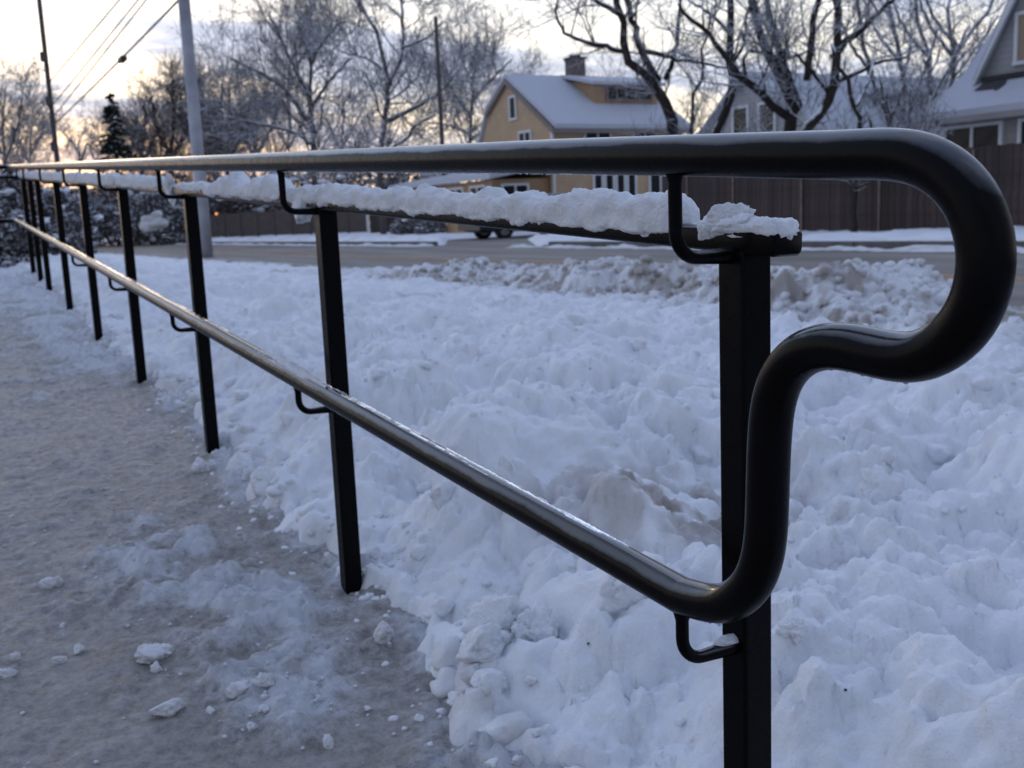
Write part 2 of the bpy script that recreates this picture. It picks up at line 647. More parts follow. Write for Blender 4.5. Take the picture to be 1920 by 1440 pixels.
# ------------------------------------------------------------------ ground
def grid_mesh(name, xs, ys, Z, attrs=None, keep=None):
    XX, YY = np.meshgrid(xs, ys) if np.ndim(xs) == 1 else (xs, ys)
    ny, nx = XX.shape
    co = np.stack([XX, YY, Z], -1).reshape(-1, 3)
    i = np.arange(nx * ny).reshape(ny, nx)
    q = np.stack([i[:-1, :-1], i[:-1, 1:], i[1:, 1:], i[1:, :-1]], -1).reshape(-1, 4)
    if keep is not None:
        k = keep.reshape(ny - 1, nx - 1).ravel()
        q = q[k]
    me = bpy.data.meshes.new(name)
    me.vertices.add(len(co))
    me.vertices.foreach_set('co', co.astype(np.float32).ravel())
    me.loops.add(len(q) * 4)
    me.loops.foreach_set('vertex_index', q.astype(np.int32).ravel())
    me.polygons.add(len(q))
    me.polygons.foreach_set('loop_start', np.arange(0, len(q) * 4, 4, dtype=np.int32))
    me.polygons.foreach_set('loop_total', np.full(len(q), 4, dtype=np.int32))
    me.polygons.foreach_set('use_smooth', np.ones(len(q), bool))
    me.update(calc_edges=True)
    for nm, arr in (attrs or {}).items():
        a = me.attributes.new(nm, 'FLOAT', 'POINT')
        a.data.foreach_set('value', arr.astype(np.float32).ravel())
    return me


def spaced(a, b, s0, s1):
    """coordinates from a to b with a step growing from s0 to s1"""
    out, x = [a], a
    while x < b:
        t = (x - a) / (b - a)
        x += s0 * (s1 / s0) ** t
        out.append(min(x, b))
    return np.array(out)


ROAD_Z = .12
BK_Y = [-3, 1.5, 2.76, 3.1, 3.4, 3.7, 4.08, 4.56, 5.24, 5.83, 6.57, 7.17, 7.95, 9.1, 10.5, 12.2, 16, 40, 200]
BK_H = [.16, .11, .11, .13, .17, .26, .42, .35, .36, .37, .39, .37, .31, .30, .27, .20, .13, .10, .10]


def edge_x(Y):
    e = .035 + .05 * perlin(Y * 1.3, 3.7, 0) + .03 * perlin(Y * 4.1, 8.7, 0) + .012 * perlin(Y * 13, 1.7, 0)
    return e - .06 * np.exp(-((Y - 1.95) / .35) ** 2) - .07 * np.exp(-((Y - .55) / .3) ** 2) + .03 * np.exp(-((Y - 1.15) / .2) ** 2)


def snow_z(X, Y):
    w = walk_z(Y)
    far = .115
    lat = sst(.0, 3.4, X)
    base = w * (1 - lat) + far * lat
    near = sst(5.5, 1.2, Y)                      # deep tumbled clods close to the near posts
    cl = .30 * sst(14, 7, Y) + .70 * near * sst(2.9, 1.4, X)
    wx = X + .05 * perlin(X * 2.1, Y * 2.1, 4.4)
    wy = Y + .05 * perlin(X * 2.1, Y * 2.1, 9.4)
    h = .05 + .055 * fbm(X * .9, Y * .9, 1.5, 3)
    h += .06 * (.35 + cl) * fbm(X * 2.6, Y * 2.6, 3.5, 3)
    h += (.036 + .125 * cl) * lumps(wx, wy, .46, 1, .62, .6)
    h += (.032 + .080 * cl) * lumps(wx, wy, .21, 2, .58, .5)
    h += (.017 + .036 * cl) * lumps(wx, wy, .105, 3, .55, .5)
    patch = sst(-.25, .30, perlin(X * 1.7, Y * 1.7, 31.0) + .25 * cl)
    h += (.010 + .018 * patch) * lumps(wx, wy, .052, 4, .6, .5)
    h += (.005 + .007 * patch) * lumps(wx, wy, .027, 5, .6, .5)
    gq = np.exp(-(((X - .76) / .26) ** 2 + ((Y - 1.06) / .26) ** 2))      # crumbled, gritty spot
    h = h * (1 - .72 * gq)
    h = np.where(h > .15, .15 + .20 * np.tanh((h - .15) / .20), h)
    h += gq * (.03 + .022 * lumps(X, Y, .06, 16, .8, .5) + .014 * lumps(X, Y, .03, 17, .8, .5))
    h += .0045 * fbm(X * 22, Y * 22, 2.0, 3, .6)
    h += .035 * np.exp(-((X - .42) / .28) ** 2) * near
    e0 = edge_x(Y)
    ee = X - e0 + .035 * perlin(X * 7, Y * 7, 5.5) + .02 * perlin(X * 17, Y * 17, 6.5)
    e = .12 * sst(-.05, .035, ee) + .88 * sst(-.01, .36, ee)
    rub = np.exp(-((ee - .03) / .09) ** 2)
    h += rub * (.045 * lumps(X, Y, .13, 6, .6, .5) + .028 * lumps(X, Y, .065, 7, .6, .5) + .014 * lumps(X, Y, .033, 8, .6, .5))
    z = w - .045 + sst(-.05, .02, ee) * (.045 + .05 * rub * lumps(X, Y, .11, 9, .6, .5)) + e * (base - w + h)
    # trench behind the nearest post, where the boards were shovelled smooth
    # ploughed bank along the road
    bh = np.interp(Y, BK_Y, BK_H)
    wob = .16 * perlin(Y * .8, 2.2, 0) + .06 * perlin(Y * 2.7, 6.2, 0)
    bx = X + wob
    prof = sst(3.55, 4.35, bx) * sst(5.75, 4.75, bx)
    blob = 1.2 * (.085 * lumps(wx, wy, .46, 11, .65, .5) + .065 * lumps(wx, wy, .24, 12, .65, .5) + .042 * lumps(wx, wy, .125, 13, .65, .5)
            + .022 * lumps(wx, wy, .065, 14, .65, .5) + .010 * lumps(wx, wy, .034, 15, .6, .5) - .05)
    zb = ROAD_Z - .02 + (bh - .12) * prof + blob * sst(.0, .5, prof) * np.clip(bh / .33, .35, 1.25)
    zb = np.where(bx > 5.55, ROAD_Z - .06 * sst(5.5, 5.75, bx) + .02 * sst(5.75, 5.5, bx), zb)
    k = sst(3.45, 3.75, bx)
    return z * (1 - k) + np.maximum(zb, np.where(bx < 4.4, z - .02, zb)) * k


def snow_dirt(X, Y, Z):
    n = fbm(X * 2.3, Y * 2.3, 7.7, 4, .6)
    n2 = fbm(X * 9, Y * 9, 3.7, 3, .6)
    d = .85 * np.exp(-(((X - .74) / .30) ** 2 + ((Y - 1.02) / .30) ** 2)) * sst(-.55, .2, n2 + n * .4)
    bank = sst(3.4, 3.9, X) * sst(16, 9.5, Y)
    d += bank * (.46 * sst(-.2, .5, n + .5 * n2) + .12 + .38 * sst(-.2, .4, n2) * sst(4.7, 3.9, X))
    d += sst(4.9, 5.5, X) * .25
    d += .34 * sst(.42, .85, n) * sst(1.0, 2.0, X)
    e0 = edge_x(Y)
    d += .30 * np.exp(-((X - e0 - .02) / .05) ** 2) * sst(-.1, .5, n + n2 * .4)
    return np.clip(d, 0, .75)


def build_snow():
    xs = np.concatenate([spaced(-.14, 1.3, .008, .009)[:-1], spaced(1.3, 3.5, .010, .020)[:-1], spaced(3.5, 5.85, .021, .03)])
    ys = np.concatenate([spaced(-1.2, -.4, .03, .012)[:-1], spaced(-.4, 2.6, .008, .011)[:-1], spaced(2.6, 8.5, .012, .034)[:-1],
                         spaced(8.5, 40, .036, .3)[:-1], spaced(40, 160, .4, 4)])
    XX, YY = np.meshgrid(xs, ys)
    Z = snow_z(XX, YY)
    D = snow_dirt(XX, YY, Z)
    gx = np.gradient(Z, axis=1) / np.gradient(XX, axis=1)
    gy = np.gradient(Z, axis=0) / np.gradient(YY, axis=0)
    ln = np.sqrt(gx * gx + gy * gy + 1)
    fade = sst(9, 4, YY)
    crumb = sst(-.5, .5, fbm(XX * 2.2, YY * 2.2, 14.0, 2))
    d = .012 * (np.abs(perlin(XX * 13, YY * 13, Z * 13)) - .25) + (.008 + .006 * crumb) * (np.abs(perlin(XX * 29, YY * 29, Z * 29 + 3)) - .2) \
        + (.004 + .005 * crumb) * (np.abs(perlin(XX * 61 + 5, YY * 61, Z * 61)) - .2) + .003 * crumb * perlin(XX * 118, YY * 118, Z * 118)
    d *= fade * (1 + 1.6 * sst(3.6, 4.0, XX))
    d = -d
    PX, PY = XX - gx / ln * d, YY - gy / ln * d
    Z = Z + d / ln
    mid = (xs[:-1] + xs[1:]) / 2
    kb = np.broadcast_to(mid[None, :] > 3.62, (len(ys) - 1, len(xs) - 1))
    xi = int(np.argmax(mid > 3.62))
    me = grid_mesh('snow_field', PX[:, :xi + 1], PY[:, :xi + 1], Z[:, :xi + 1], {'dirt': D[:, :xi + 1]})
    tag(link('snow_field', me, M['snow']), kind='structure')
    me = grid_mesh('snow_bank', PX[:, xi:], PY[:, xi:], Z[:, xi:], {'dirt': D[:, xi:]})
    tag(link('snow_bank', me, M['snow']), kind='structure')


def residue(X, Y):
    """thickness 0..1 of snow left on the walkway"""
    n = fbm(X * 3.2, Y * 3.2, 12.0, 4, .6)
    n2 = fbm(X * 11, Y * 11, 5.0, 3, .6)
    c = -.26 + .06 * perlin(Y * 1.1, 4.0, 0)
    s = 1.12 * np.exp(-((X - c) / .17) ** 2) * sst(.62, .95, Y) * sst(2.2, 1.6, Y) * (.60 + .8 * n + .45 * n2)
    e = np.exp(-((X - edge_x(Y)) / .07) ** 2) * (.55 + .6 * n + .3 * n2)
    far = sst(2.6, 5.0, Y) * np.exp(-((X + .1) / .40) ** 2) * (.45 + .7 * n)
    w = .22 * sst(.15, .8, n + .3 * n2) + .25 * sst(4.0, 9.0, Y)
    return np.clip(np.maximum(np.maximum(s, e), far) + w, 0, 1)


def walkway_surface(X, Y):
    r = residue(X, Y)
    z = walk_z(Y) + .0035 * fbm(X * 5, Y * 5, 1.0, 3) + .0035 * fbm(X * 34, Y * 34, 1.0, 2, .7)
    z += r * (.012 + .032 * lumps(X, Y, .085, 21, .6, .5) + .022 * lumps(X, Y, .042, 22, .6, .5) + .012 * lumps(X, Y, .02, 23, .6, .5))
    z += (.3 + r) * (.0045 * np.abs(perlin(X * 45, Y * 45, 2)) + .003 * perlin(X * 90, Y * 90, 5))
    z += .004 * lumps(X, Y, .05, 24, .18, .5) + .0025 * lumps(X, Y, .022, 25, .25, .5)
    return z, r


def build_walkway():
    xs = np.concatenate([spaced(-5.0, -1.3, .12, .014)[:-1], spaced(-1.3, .22, .010, .008)])
    ys = np.concatenate([spaced(-2.5, -.2, .08, .010)[:-1], spaced(-.2, 2.6, .008, .010)[:-1], spaced(2.6, 11.5, .011, .06)])
    XX, YY = np.meshgrid(xs, ys)
    Z, r = walkway_surface(XX, YY)
    me = grid_mesh('ramp_walkway', xs, ys, Z, {'cover': r})
    tag(link('ramp_walkway', me, M['icy_concrete']), kind='structure')


def build_flat():
    mb = MB()
    mb.add([(-1500, -1500, -.32), (1500, -1500, -.32), (1500, 1500, -.32), (-1500, 1500, -.32)], [(0, 1, 2, 3)])
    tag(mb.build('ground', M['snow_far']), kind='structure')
    mb = MB()
    mb.add([(5.3, -60, ROAD_Z), (12.62, -60, ROAD_Z), (12.62, 600, ROAD_Z), (5.3, 600, ROAD_Z)], [(0, 1, 2, 3)])
    rd = tag(mb.build('road', M['wet_asphalt']), kind='structure')
    for x in (7.70, 7.92):
        mb = MB()
        mb.box((x, 120, ROAD_Z + .003), (.10, 360, .006))
        mb.build('centre_line', M['yellow_line'], rd)
    # driveway across the far verge
    mb = MB()
    mb.add([(12.60, 21.8, ROAD_Z + .004), (16.3, 28.6, ROAD_Z + .01), (23, 29.6, ROAD_Z + .03), (23, 34.6, ROAD_Z + .03), (16.3, 34.6, ROAD_Z + .01), (12.60, 27.2, ROAD_Z + .004)], [(0, 1, 2, 3, 4, 5)])
    tag(mb.build('driveway', M['wet_asphalt']), kind='structure')
    # kerb with dark face
    mb = MB()
    for y in np.arange(-20, 20, 2.4):
        mb.box((12.42, y + 1.19, ROAD_Z + .05), (.15, 2.37, .14))
    for y in np.arange(27.4, 120, 2.4):
        mb.box((12.42, y + 1.19, ROAD_Z + .05), (.15, 2.37, .14))
    tag(bevelled(mb.build('kerb', M['kerb_stone']), .015), kind='structure')

    # slush left in the gutter
    xs = np.linspace(11.55, 12.36, 28)
    ys = spaced(4, 120, .05, .9)
    XX, YY = np.meshgrid(xs, ys)
    Z = ROAD_Z - .03 + .09 * sst(11.55, 11.95, XX + .25 * perlin(YY * .5, 1.1, 0)) * sst(12.36, 12.15, XX) * (.55 + .8 * fbm(XX * 2, YY * 1.0, 3.3, 3)) + .03 * lumps(XX, YY, .2, 31, .6, .5)
    Z = np.where((YY > 21.8) & (YY < 27.2), ROAD_Z - .03, Z)
    tag(link('gutter_slush', grid_mesh('gutter_slush', xs, ys, Z, {'dirt': np.full(XX.shape, .22) + .25 * sst(0, .6, fbm(XX * 2, YY * 2, 8, 3))}), M['snow']), kind='structure')

    # snow on the far verge and yards
    xs = np.concatenate([spaced(12.50, 17.5, .09, .14)[:-1], spaced(17.5, 60, .2, 3.0)])
    ys = np.concatenate([spaced(2, 60, .13, .30)[:-1], spaced(60, 200, .5, 6)])
    XX, YY = np.meshgrid(xs, ys)
    Z = .20 + .045 * sst(12.6, 14.5, XX) + .05 * fbm(XX * .6, YY * .6, 5.5, 4) + .05 * lumps(XX, YY, .5, 41, .5, .5) + .03 * lumps(XX, YY, .25, 42, .5, .5)
    Z += .20 * np.exp(-((XX - 13.3) / .7) ** 2) * sst(14.5, 18.5, YY) * sst(22.6, 21.4, YY) * (.7 + .8 * fbm(XX, YY, 2.2, 3))
    Z += .16 * np.exp(-((XX - 13.3) / .7) ** 2) * sst(27.5, 29.5, YY) * (.7 + .8 * fbm(XX, YY, 4.2, 3))
    xk = np.clip(XX, 12.5, 16.3) - 12.6
    lo, hi = 21.8 + xk * 1.84, 27.2 + xk * 2.0
    drive = sst(lo - .6, lo + .5, YY) * sst(hi + .6, hi - .5, YY) * sst(23.5, 22.5, XX)
    Z = Z * (1 - drive) + (ROAD_Z - .10) * drive
    Z -= .10 * sst(12.62, 12.50, XX)
    dd = .30 * sst(.1, .7, fbm(XX * 1.2, YY * 1.2, 6.6, 3)) * sst(16, 13, XX)
    tag(link('far_verge', grid_mesh('far_verge', xs, ys, Z, {'dirt': dd}), M['snow']), kind='structure')
    mb = MB()
    mb.add([(59.9, 2, .24), (1400, 2, .24), (1400, 1400, .24), (12.7, 1400, .24), (12.7, 199.8, .24), (59.9, 199.8, .24)], [(0, 1, 2, 3, 4, 5)])
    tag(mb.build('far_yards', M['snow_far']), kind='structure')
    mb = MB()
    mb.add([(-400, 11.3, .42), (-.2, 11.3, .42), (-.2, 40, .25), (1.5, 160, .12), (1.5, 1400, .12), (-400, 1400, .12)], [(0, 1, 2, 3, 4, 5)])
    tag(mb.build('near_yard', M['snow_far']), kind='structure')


build_snow()
build_walkway()
build_flat()

# ------------------------------------------------------------------ the railing
R_RAIL = .0192
RAIL_X = -.0865
HU, HL = .9219, .481


def spline(pts, per=10):
    """Catmull-Rom through the points"""
    p = np.asarray(pts, float)
    p = np.vstack([2 * p[0] - p[1], p, 2 * p[-1] - p[-2]])
    out = []
    for i in range(1, len(p) - 2):
        for t in np.linspace(0, 1, per, endpoint=False):
            a, b, c, d = p[i - 1], p[i], p[i + 1], p[i + 2]
            out.append(.5 * (2 * b + (c - a) * t + (2 * a - 5 * b + 4 * c - d) * t * t + (3 * b - a - 3 * c + d) * t ** 3))
    out.append(p[-2])
    return np.array(out)


def resample(pts, step):
    pts = np.asarray(pts)
    d = np.concatenate([[0], np.cumsum(np.linalg.norm(np.diff(pts, axis=0), axis=1))])
    n = max(2, int(d[-1] / step))
    s = np.linspace(0, d[-1], n)
    return np.stack([np.interp(s, d, pts[:, k]) for k in range(3)], -1)


def smooth_path(p, it):
    p = p.copy()
    for _ in range(it):
        p[1:-1] = .25 * p[:-2] + .5 * p[1:-1] + .25 * p[2:]
    return p


railing = tag(empty('ramp_handrail', (0, 0, 0)), 'black painted metal ramp handrail with square posts and a looped end', 'handrail')
post_ys = [k * SP for k in range(7)] + [6.5 * SP, 7 * SP]


def zr(Y):
    return G * min(Y, Y_TOP)


for Y in post_ys:
    mb = MB()
    z0, z1 = zr(Y) - .25, zr(Y) + .8262
    mb.box((0, Y, (z0 + z1) / 2), (.0385, .0385, z1 - z0))
    bevelled(mb.build('post', M['black_paint'], railing), .004, 3)

# upper rail, loop and lower rail are one bent pipe
loop_px = [(1690, 290), (1765, 315), (1820, 370), (1848, 447), (1848, 520), (1825, 590), (1780, 643), (1715, 672), (1650, 664), (1590, 650), (1535, 650),
           (1490, 673), (1461, 715), (1447, 770), (1441, 860), (1438, 960), (1433, 1030), (1414, 1090), (1375, 1127), (1330, 1131)]
loop = [on_x(x, y, RAIL_X) for x, y in loop_px]
upper = [(RAIL_X - .45, Y_TOP + .02, HU + zr(9)), (RAIL_X - .10, Y_TOP + .02, HU + zr(9)), (RAIL_X - .02, Y_TOP - .02, HU + zr(9)), (RAIL_X, Y_TOP - .10, HU + zr(Y_TOP - .1)),
         (RAIL_X, 4.0, HU + zr(4)), (RAIL_X, 1.0, HU + zr(1)), (RAIL_X, .2, HU + G * .2), (RAIL_X, -.10, HU - .1 * G - .002), (RAIL_X, -.20, HU - .2 * G - .003)]
lower = [(RAIL_X, .0, HL), (RAIL_X, .1, HL + G * .1), (RAIL_X, 1.0, HL + zr(1)), (RAIL_X, 4, HL + zr(4)), (RAIL_X, Y_TOP - .10, HL + zr(Y_TOP - .1)),
         (RAIL_X - .02, Y_TOP - .02, HL + zr(9)), (RAIL_X - .10, Y_TOP + .02, HL + zr(9)), (RAIL_X - .45, Y_TOP + .02, HL + zr(9))]
curve = resample(spline([upper[-1]] + loop + [lower[0]], 12), .006)
curve = smooth_path(curve, 9)
straight_u = np.vstack([resample(upper[i:i + 2], .25 if abs(upper[i][1] - upper[i + 1][1]) > .3 else .03)[:-1] for i in range(len(upper) - 1)])
straight_l = np.vstack([resample(lower[i:i + 2], .25 if abs(lower[i][1] - lower[i + 1][1]) > .3 else .03)[:-1] for i in range(1, len(lower) - 1)] + [np.array([lower[-1]])])
pipe = np.vstack([straight_u, curve, straight_l])
mb = MB()
mb.tube(pipe, R_RAIL, 40)
mb.build('handrail', M['black_paint'], railing, smooth=True)

# pipe along the post tops
PIPE_R = .0125            # half height of the flat bar
PZ = .8266 + PIPE_R - .002


def flat_bar(path, hw, hh, r=.006, k=4):
    """rounded rectangular bar along a path, width across and height up"""
    sec = []
    for cx, cz, a0 in ((hw - r, hh - r, 0), (-hw + r, hh - r, 90), (-hw + r, -hh + r, 180), (hw - r, -hh + r, 270)):
        for t in range(k + 1):
            a = math.radians(a0 + 90 * t / k)
            sec.append((cx + r * math.cos(a), cz + r * math.sin(a)))
    m_ = len(sec)
    path = np.asarray(path, float)
    tg = np.gradient(path, axis=0)
    V, F = [], []
    for i, p in enumerate(path):
        t = tg[i] / np.linalg.norm(tg[i])
        sd_ = np.cross(t, (0, 0, 1.0))
        sd_ /= np.linalg.norm(sd_)
        up_ = np.cross(sd_, t)
        f = .82 if i == 0 else 1.0
        V += [p + sd_ * a * f + up_ * b * f for a, b in sec]
    n = len(path)
    for i in range(n - 1):
        for q in range(m_):
            q2 = (q + 1) % m_
            F.append((i * m_ + q, (i + 1) * m_ + q, (i + 1) * m_ + q2, i * m_ + q2))
    F.append(tuple(range(m_)))
    F.append(tuple((n - 1) * m_ + q for q in range(m_ - 1, -1, -1)))
    mb = MB()
    mb.add(V, F)
    return mb


mb = flat_bar([(0, -.062, PZ - .062 * G), (0, -.0585, PZ - .0585 * G)] + [(0, y, PZ + zr(y)) for y in np.linspace(0, Y_TOP, 24)] + [(-.03, Y_TOP + .02, PZ + zr(9)), (-.5, Y_TOP + .02, PZ + zr(9))], .0205, PIPE_R)
o = mb.build('top_bar', M['black_paint'], railing, smooth=True)
o.modifiers.new('e', 'EDGE_SPLIT').split_angle = math.radians(50)


def bracket(Y, z_arm, z_rail):
    b = zr(Y)
    r = .026
    pts = [(-.012, Y, b + z_arm)]
    pts += [(RAIL_X + r - r * math.sin(a), Y, b + z_arm + r - r * math.cos(a)) for a in np.linspace(0, math.pi / 2, 9)]
    pts.append((RAIL_X, Y, b + z_rail - .006))
    mb = MB()
    rr = np.full(len(pts), .0068)
    pts = [pts[0], tuple(np.array(pts[0]) + np.array([-.004, 0, 0]))] + pts[1:-1] + [(RAIL_X, Y, b + z_rail - .012), (RAIL_X, Y, b + z_rail - .004), (RAIL_X, Y, b + z_rail + .003)]
    rr = np.full(len(pts), .0068)
    rr[0], rr[1], rr[-2], rr[-1] = .0095, .0088, .0088, .0105      # weld beads
    mb.tube(pts, rr, 16)
    return mb.build('bracket', M['black_paint'], railing, smooth=True)


for Y in post_ys:
    bracket(Y, .8266 - .004, HU - R_RAIL + .004)
    bracket(Y, .409, HL - R_RAIL + .004)


def ice_shell(y0, y1, zc, seed, thr, name, mid=68, thick=.0006, lumpy=.0022):
    """patches of frozen slush over the top of a rail"""
    ys = np.arange(y0, y1, .004)
    an = np.radians(np.linspace(90 - 78, 90 + 78, 27))
    YY, AA = np.meshgrid(ys, an, indexing='ij')
    n = .8 * fbm(YY * 3.2, AA * 3.4, seed, 4, .6) + .22 * perlin(YY * 30, AA * 5, seed + 3)
    cov = n - thr - 1.6 * np.abs(AA - math.radians(mid)) ** 2 - .9 * sst(.22, 0, YY - y0) - .9 * sst(.22, 0, y1 - YY)
    t = np.where(cov > 0, thick + lumpy * np.clip(cov, 0, 1) * (1 + .8 * perlin(YY * 90, AA * 8, seed + 5)), -.0015)
    Rr = R_RAIL + t
    P = np.stack([RAIL_X + Rr * np.cos(AA), YY, zc + G * YY + Rr * np.sin(AA)], -1).reshape(-1, 3)
    na = len(an)
    on = cov > -.06
    F = []
    for i in range(len(ys) - 1):
        for j in range(na - 1):
            if on[i, j] or on[i + 1, j] or on[i, j + 1] or on[i + 1, j + 1]:
                a = i * na + j
                F.append((a, a + 1, a + na + 1, a + na))
    mb = MB()
    mb.add(P, F)
    o = mb.build(name, M['ice'], railing, smooth=True)
    return o


ice_shell(.02, 1.35, HL, 3.0, -.12, 'ice_crust')
o = ice_shell(1.06, 1.56, HL, 8.0, -.75, 'frozen_slush', 88, .0015, .0065)
o.data.materials.clear()
o.data.materials.append(M['snow_dull'])
ice_shell(1.6, 5.5, HL, 5.0, .05, 'ice_crust')


def drip_fringe():
    rnd = random.Random(5)
    mb = MB()

    def bead(y, zc, s, r0=R_RAIL, a=-90):
        th = math.radians(a + rnd.uniform(-14, 14))
        c = np.array([RAIL_X + r0 * math.cos(th), y, zc + G * y + r0 * math.sin(th)])
        k = 6
        prof = [(-.2, .95), (.35, .8), (.8, .45), (1.05, .0)]
        V, F = [], []
        ex = rnd.uniform(.9, 2.6)
        for (d, rr) in prof:
            for i in range(k):
                an = 2 * math.pi * i / k
                V.append(c + np.array([s * rr * math.cos(an), s * rr * ex * math.sin(an), -s * d]))
        for q in range(len(prof) - 1):
            for i in range(k):
                F.append((q * k + i, q * k + (i + 1) % k, (q + 1) * k + (i + 1) % k, (q + 1) * k + i))
        mb.add(V, F)
    y = -.22
    while y < 2.6:
        bead(y, HU, rnd.uniform(.0006, .0017) * (1.4 if rnd.random() < .12 else 1))
        y += rnd.uniform(.002, .009)
    y = .05
    while y < 1.6:
        if rnd.random() < .6:
            bead(y, HL, rnd.uniform(.0008, .0022))
        y += rnd.uniform(.004, .022)
    for t in rnd.sample(range(len(curve)), 60):
        p = curve[t]
        if p[2] > .74 and p[2] < .80 or p[2] < .5:
            bead(p[1], p[2] - G * p[1], rnd.uniform(.0007, .0016))
    tag(mb.build('drip_fringe', M['ice'], railing, smooth=True), kind='stuff')


drip_fringe()


# ------------------------------------------------------------------ snow on the pipe
def ridge(name, label, y0, y1, hgt, wid, seed, droop=0.0, z_off=.0, step=.005, rough=.0034, ends=.035, prof=None):
    """lumpy ridge of snow sitting on the top pipe"""
    ys = np.arange(y0, y1 + 1e-6, step)
    na = 40
    an = np.linspace(0, 2 * math.pi, na, endpoint=False)
    YY, AA = np.meshgrid(ys, an, indexing='ij')
    L = y1 - y0
    e = np.clip(np.minimum(YY - y0, y1 - YY) / ends, 0, 1)
    e = np.sqrt(np.clip(1 - (1 - e) ** 2, 0, 1))
    bl = 1 + .28 * perlin(YY * 9, seed, 0) + .34 * perlin(YY * 19, seed + 4, AA * .25)
    if prof is not None:
        bl = bl * np.interp(YY, [p[0] for p in prof], [p[1] for p in prof])
    top = np.sin(AA) > 0
    H = np.where(top, hgt * bl, .0075 + droop * np.clip(perlin(YY * 11, seed + 9, 0) + .25, 0, 1))
    cx = np.cos(AA) * wid * (1 + .12 * perlin(YY * 10, seed + 2, 1))
    cz = np.sign(np.sin(AA)) * np.abs(np.sin(AA)) ** .85 * H
    P = np.stack([cx * e, YY, cz * e], -1)
    nrm = np.stack([np.cos(AA), 0 * AA, np.sin(AA)], -1)
    d = rough * 1.7 * fbm(YY * 24, np.cos(AA) * 1.3, np.sin(AA) * 1.3 + seed, 4, .6) + rough * .7 * perlin(YY * 110, np.cos(AA) * 5, np.sin(AA) * 5 + seed)
    P += nrm * (d * e)[..., None]
    P[..., 2] += PZ + G * YY + .007 + z_off
    V = P.reshape(-1, 3)
    F = []
    n = len(ys)
    for i in range(n - 1):
        for j in range(na):
            j2 = (j + 1) % na
            F.append((i * na + j, i * na + j2, (i + 1) * na + j2, (i + 1) * na + j))
    mb = MB()
    mb.add(V, [q[::-1] for q in F])
    return tag(mb.build(name, M['snow_plain'], None, True), label, 'snow', 'snow lying on the pipe along the post tops')


def lump_mesh(c, s, seed, sub=4, amp=.25, squash=(1, 1, 1), fine=.04):
    bm = bmesh.new()
    bmesh.ops.create_icosphere(bm, subdivisions=sub, radius=1.0)
    v = np.array([q.co[:] for q in bm.verts])
    f = [[q.index for q in p.verts] for p in bm.faces]
    bm.free()
    d = 1 + amp * 1.6 * fbm(v[:, 0] * 1.1 + seed, v[:, 1] * 1.1, v[:, 2] * 1.1, 2) + fine * 2.2 * fbm(v[:, 0] * 4 + seed, v[:, 1] * 4, v[:, 2] * 4, 3, .6)
    # knock flats into it so it reads as a broken clod
    r = np.random.default_rng(int(seed * 10) + 3)
    for _ in range(5):
        nrm = r.normal(size=3)
        nrm /= np.linalg.norm(nrm)
        k = v @ nrm
        lim = r.uniform(.45, .85)
        d = np.where(k * d > lim, d * (.25 + .75 * lim / np.maximum(k * d, 1e-6)), d)
    return v * d[:, None] * s * np.array(squash) + np.asarray(c, float), f


ridge('snow_ridge', 'long lumpy snow ridge on the pipe between the two nearest posts', .078, 1.395, .0325, .0265, 2.0, droop=.010, z_off=-.001,
      prof=[(0, 1.15), (.25, 1.1), (.5, 1.0), (1.0, .95), (1.4, .9)])
ridge('snow_ridge', 'low flat snow cap on the pipe end over the nearest post', -.066, .06, .0125, .0225, 5.0, rough=.0035, ends=.014, z_off=.002)


def clump(name, label, parts):
    mb = MB()
    for (c, s, seed, sq) in parts:
        v, f = lump_mesh(c, s, seed, 5, .26, sq, .11)
        mb.add(v, f)
    return tag(mb.build(name, M['snow_plain'], None, True), label, 'snow', 'snow lying on the pipe along the post tops')


clump('snow_clump', 'crumbly snow heap on the pipe just behind the nearest post', [
    ((-.002, .022, PZ + .021), .019, 1.2, (1, 1.15, .9)), ((.004, .046, PZ + .019), .018, 3.2, (1, 1.3, .75)), ((-.010, -.002, PZ + .015), .015, 5.9, (1, 1.3, .7)),
    ((-.018, .030, PZ + .008), .013, 7.7, (.9, 1.5, .8)), ((.002, .068, PZ + .014), .015, 9.7, (1.1, 1.4, .6))])
clump('snow_clump', 'heart shaped snow lump drooping beside the second post', [
    ((-.016, 1.345, PZ + 1.345 * G - .002), .032, 2.4, (.75, 1.3, 1.15)), ((-.014, 1.40, PZ + 1.4 * G + .008), .026, 4.4, (.8, 1.1, .9)), ((-.018, 1.36, PZ + 1.36 * G - .034), .014, 9.1, (.7, 1.0, 1.1))])
ridge('snow_ridge', 'rounded double snow lump on the pipe left of the second post', 1.50, 2.25, .042, .034, 11.0, droop=.014, ends=.06, prof=[(1.5, .9), (1.62, 1.15), (1.78, .62), (1.95, 1.15), (2.1, .75), (2.25, .4)])
ridge('snow_ridge', 'thin snow strip on the pipe at the third post', 2.27, 2.62, .022, .024, 13.0, ends=.03)
clump('snow_clump', 'drooping snow lump on the pipe beside the third post', [
    ((-.014, 2.74, PZ + 2.74 * G + .004), .036, 6.4, (.75, 1.6, 1.15)), ((-.016, 2.70, PZ + 2.70 * G - .03), .018, 8.4, (.7, 1.2, 1.0))])
ridge('snow_ridge', 'smooth snow ridge on the pipe beyond the third post', 2.9, 3.80, .036, .03, 15.0, droop=.008)
ridge('snow_ridge', 'distant snow ridge on the pipe beyond the fourth post', 3.86, 5.05, .038, .03, 17.0, droop=.010, step=.008)
ridge('snow_ridge', 'farthest snow ridge on the pipe near the landing', 5.10, Y_TOP, .036, .03, 19.0, droop=.008, step=.012)
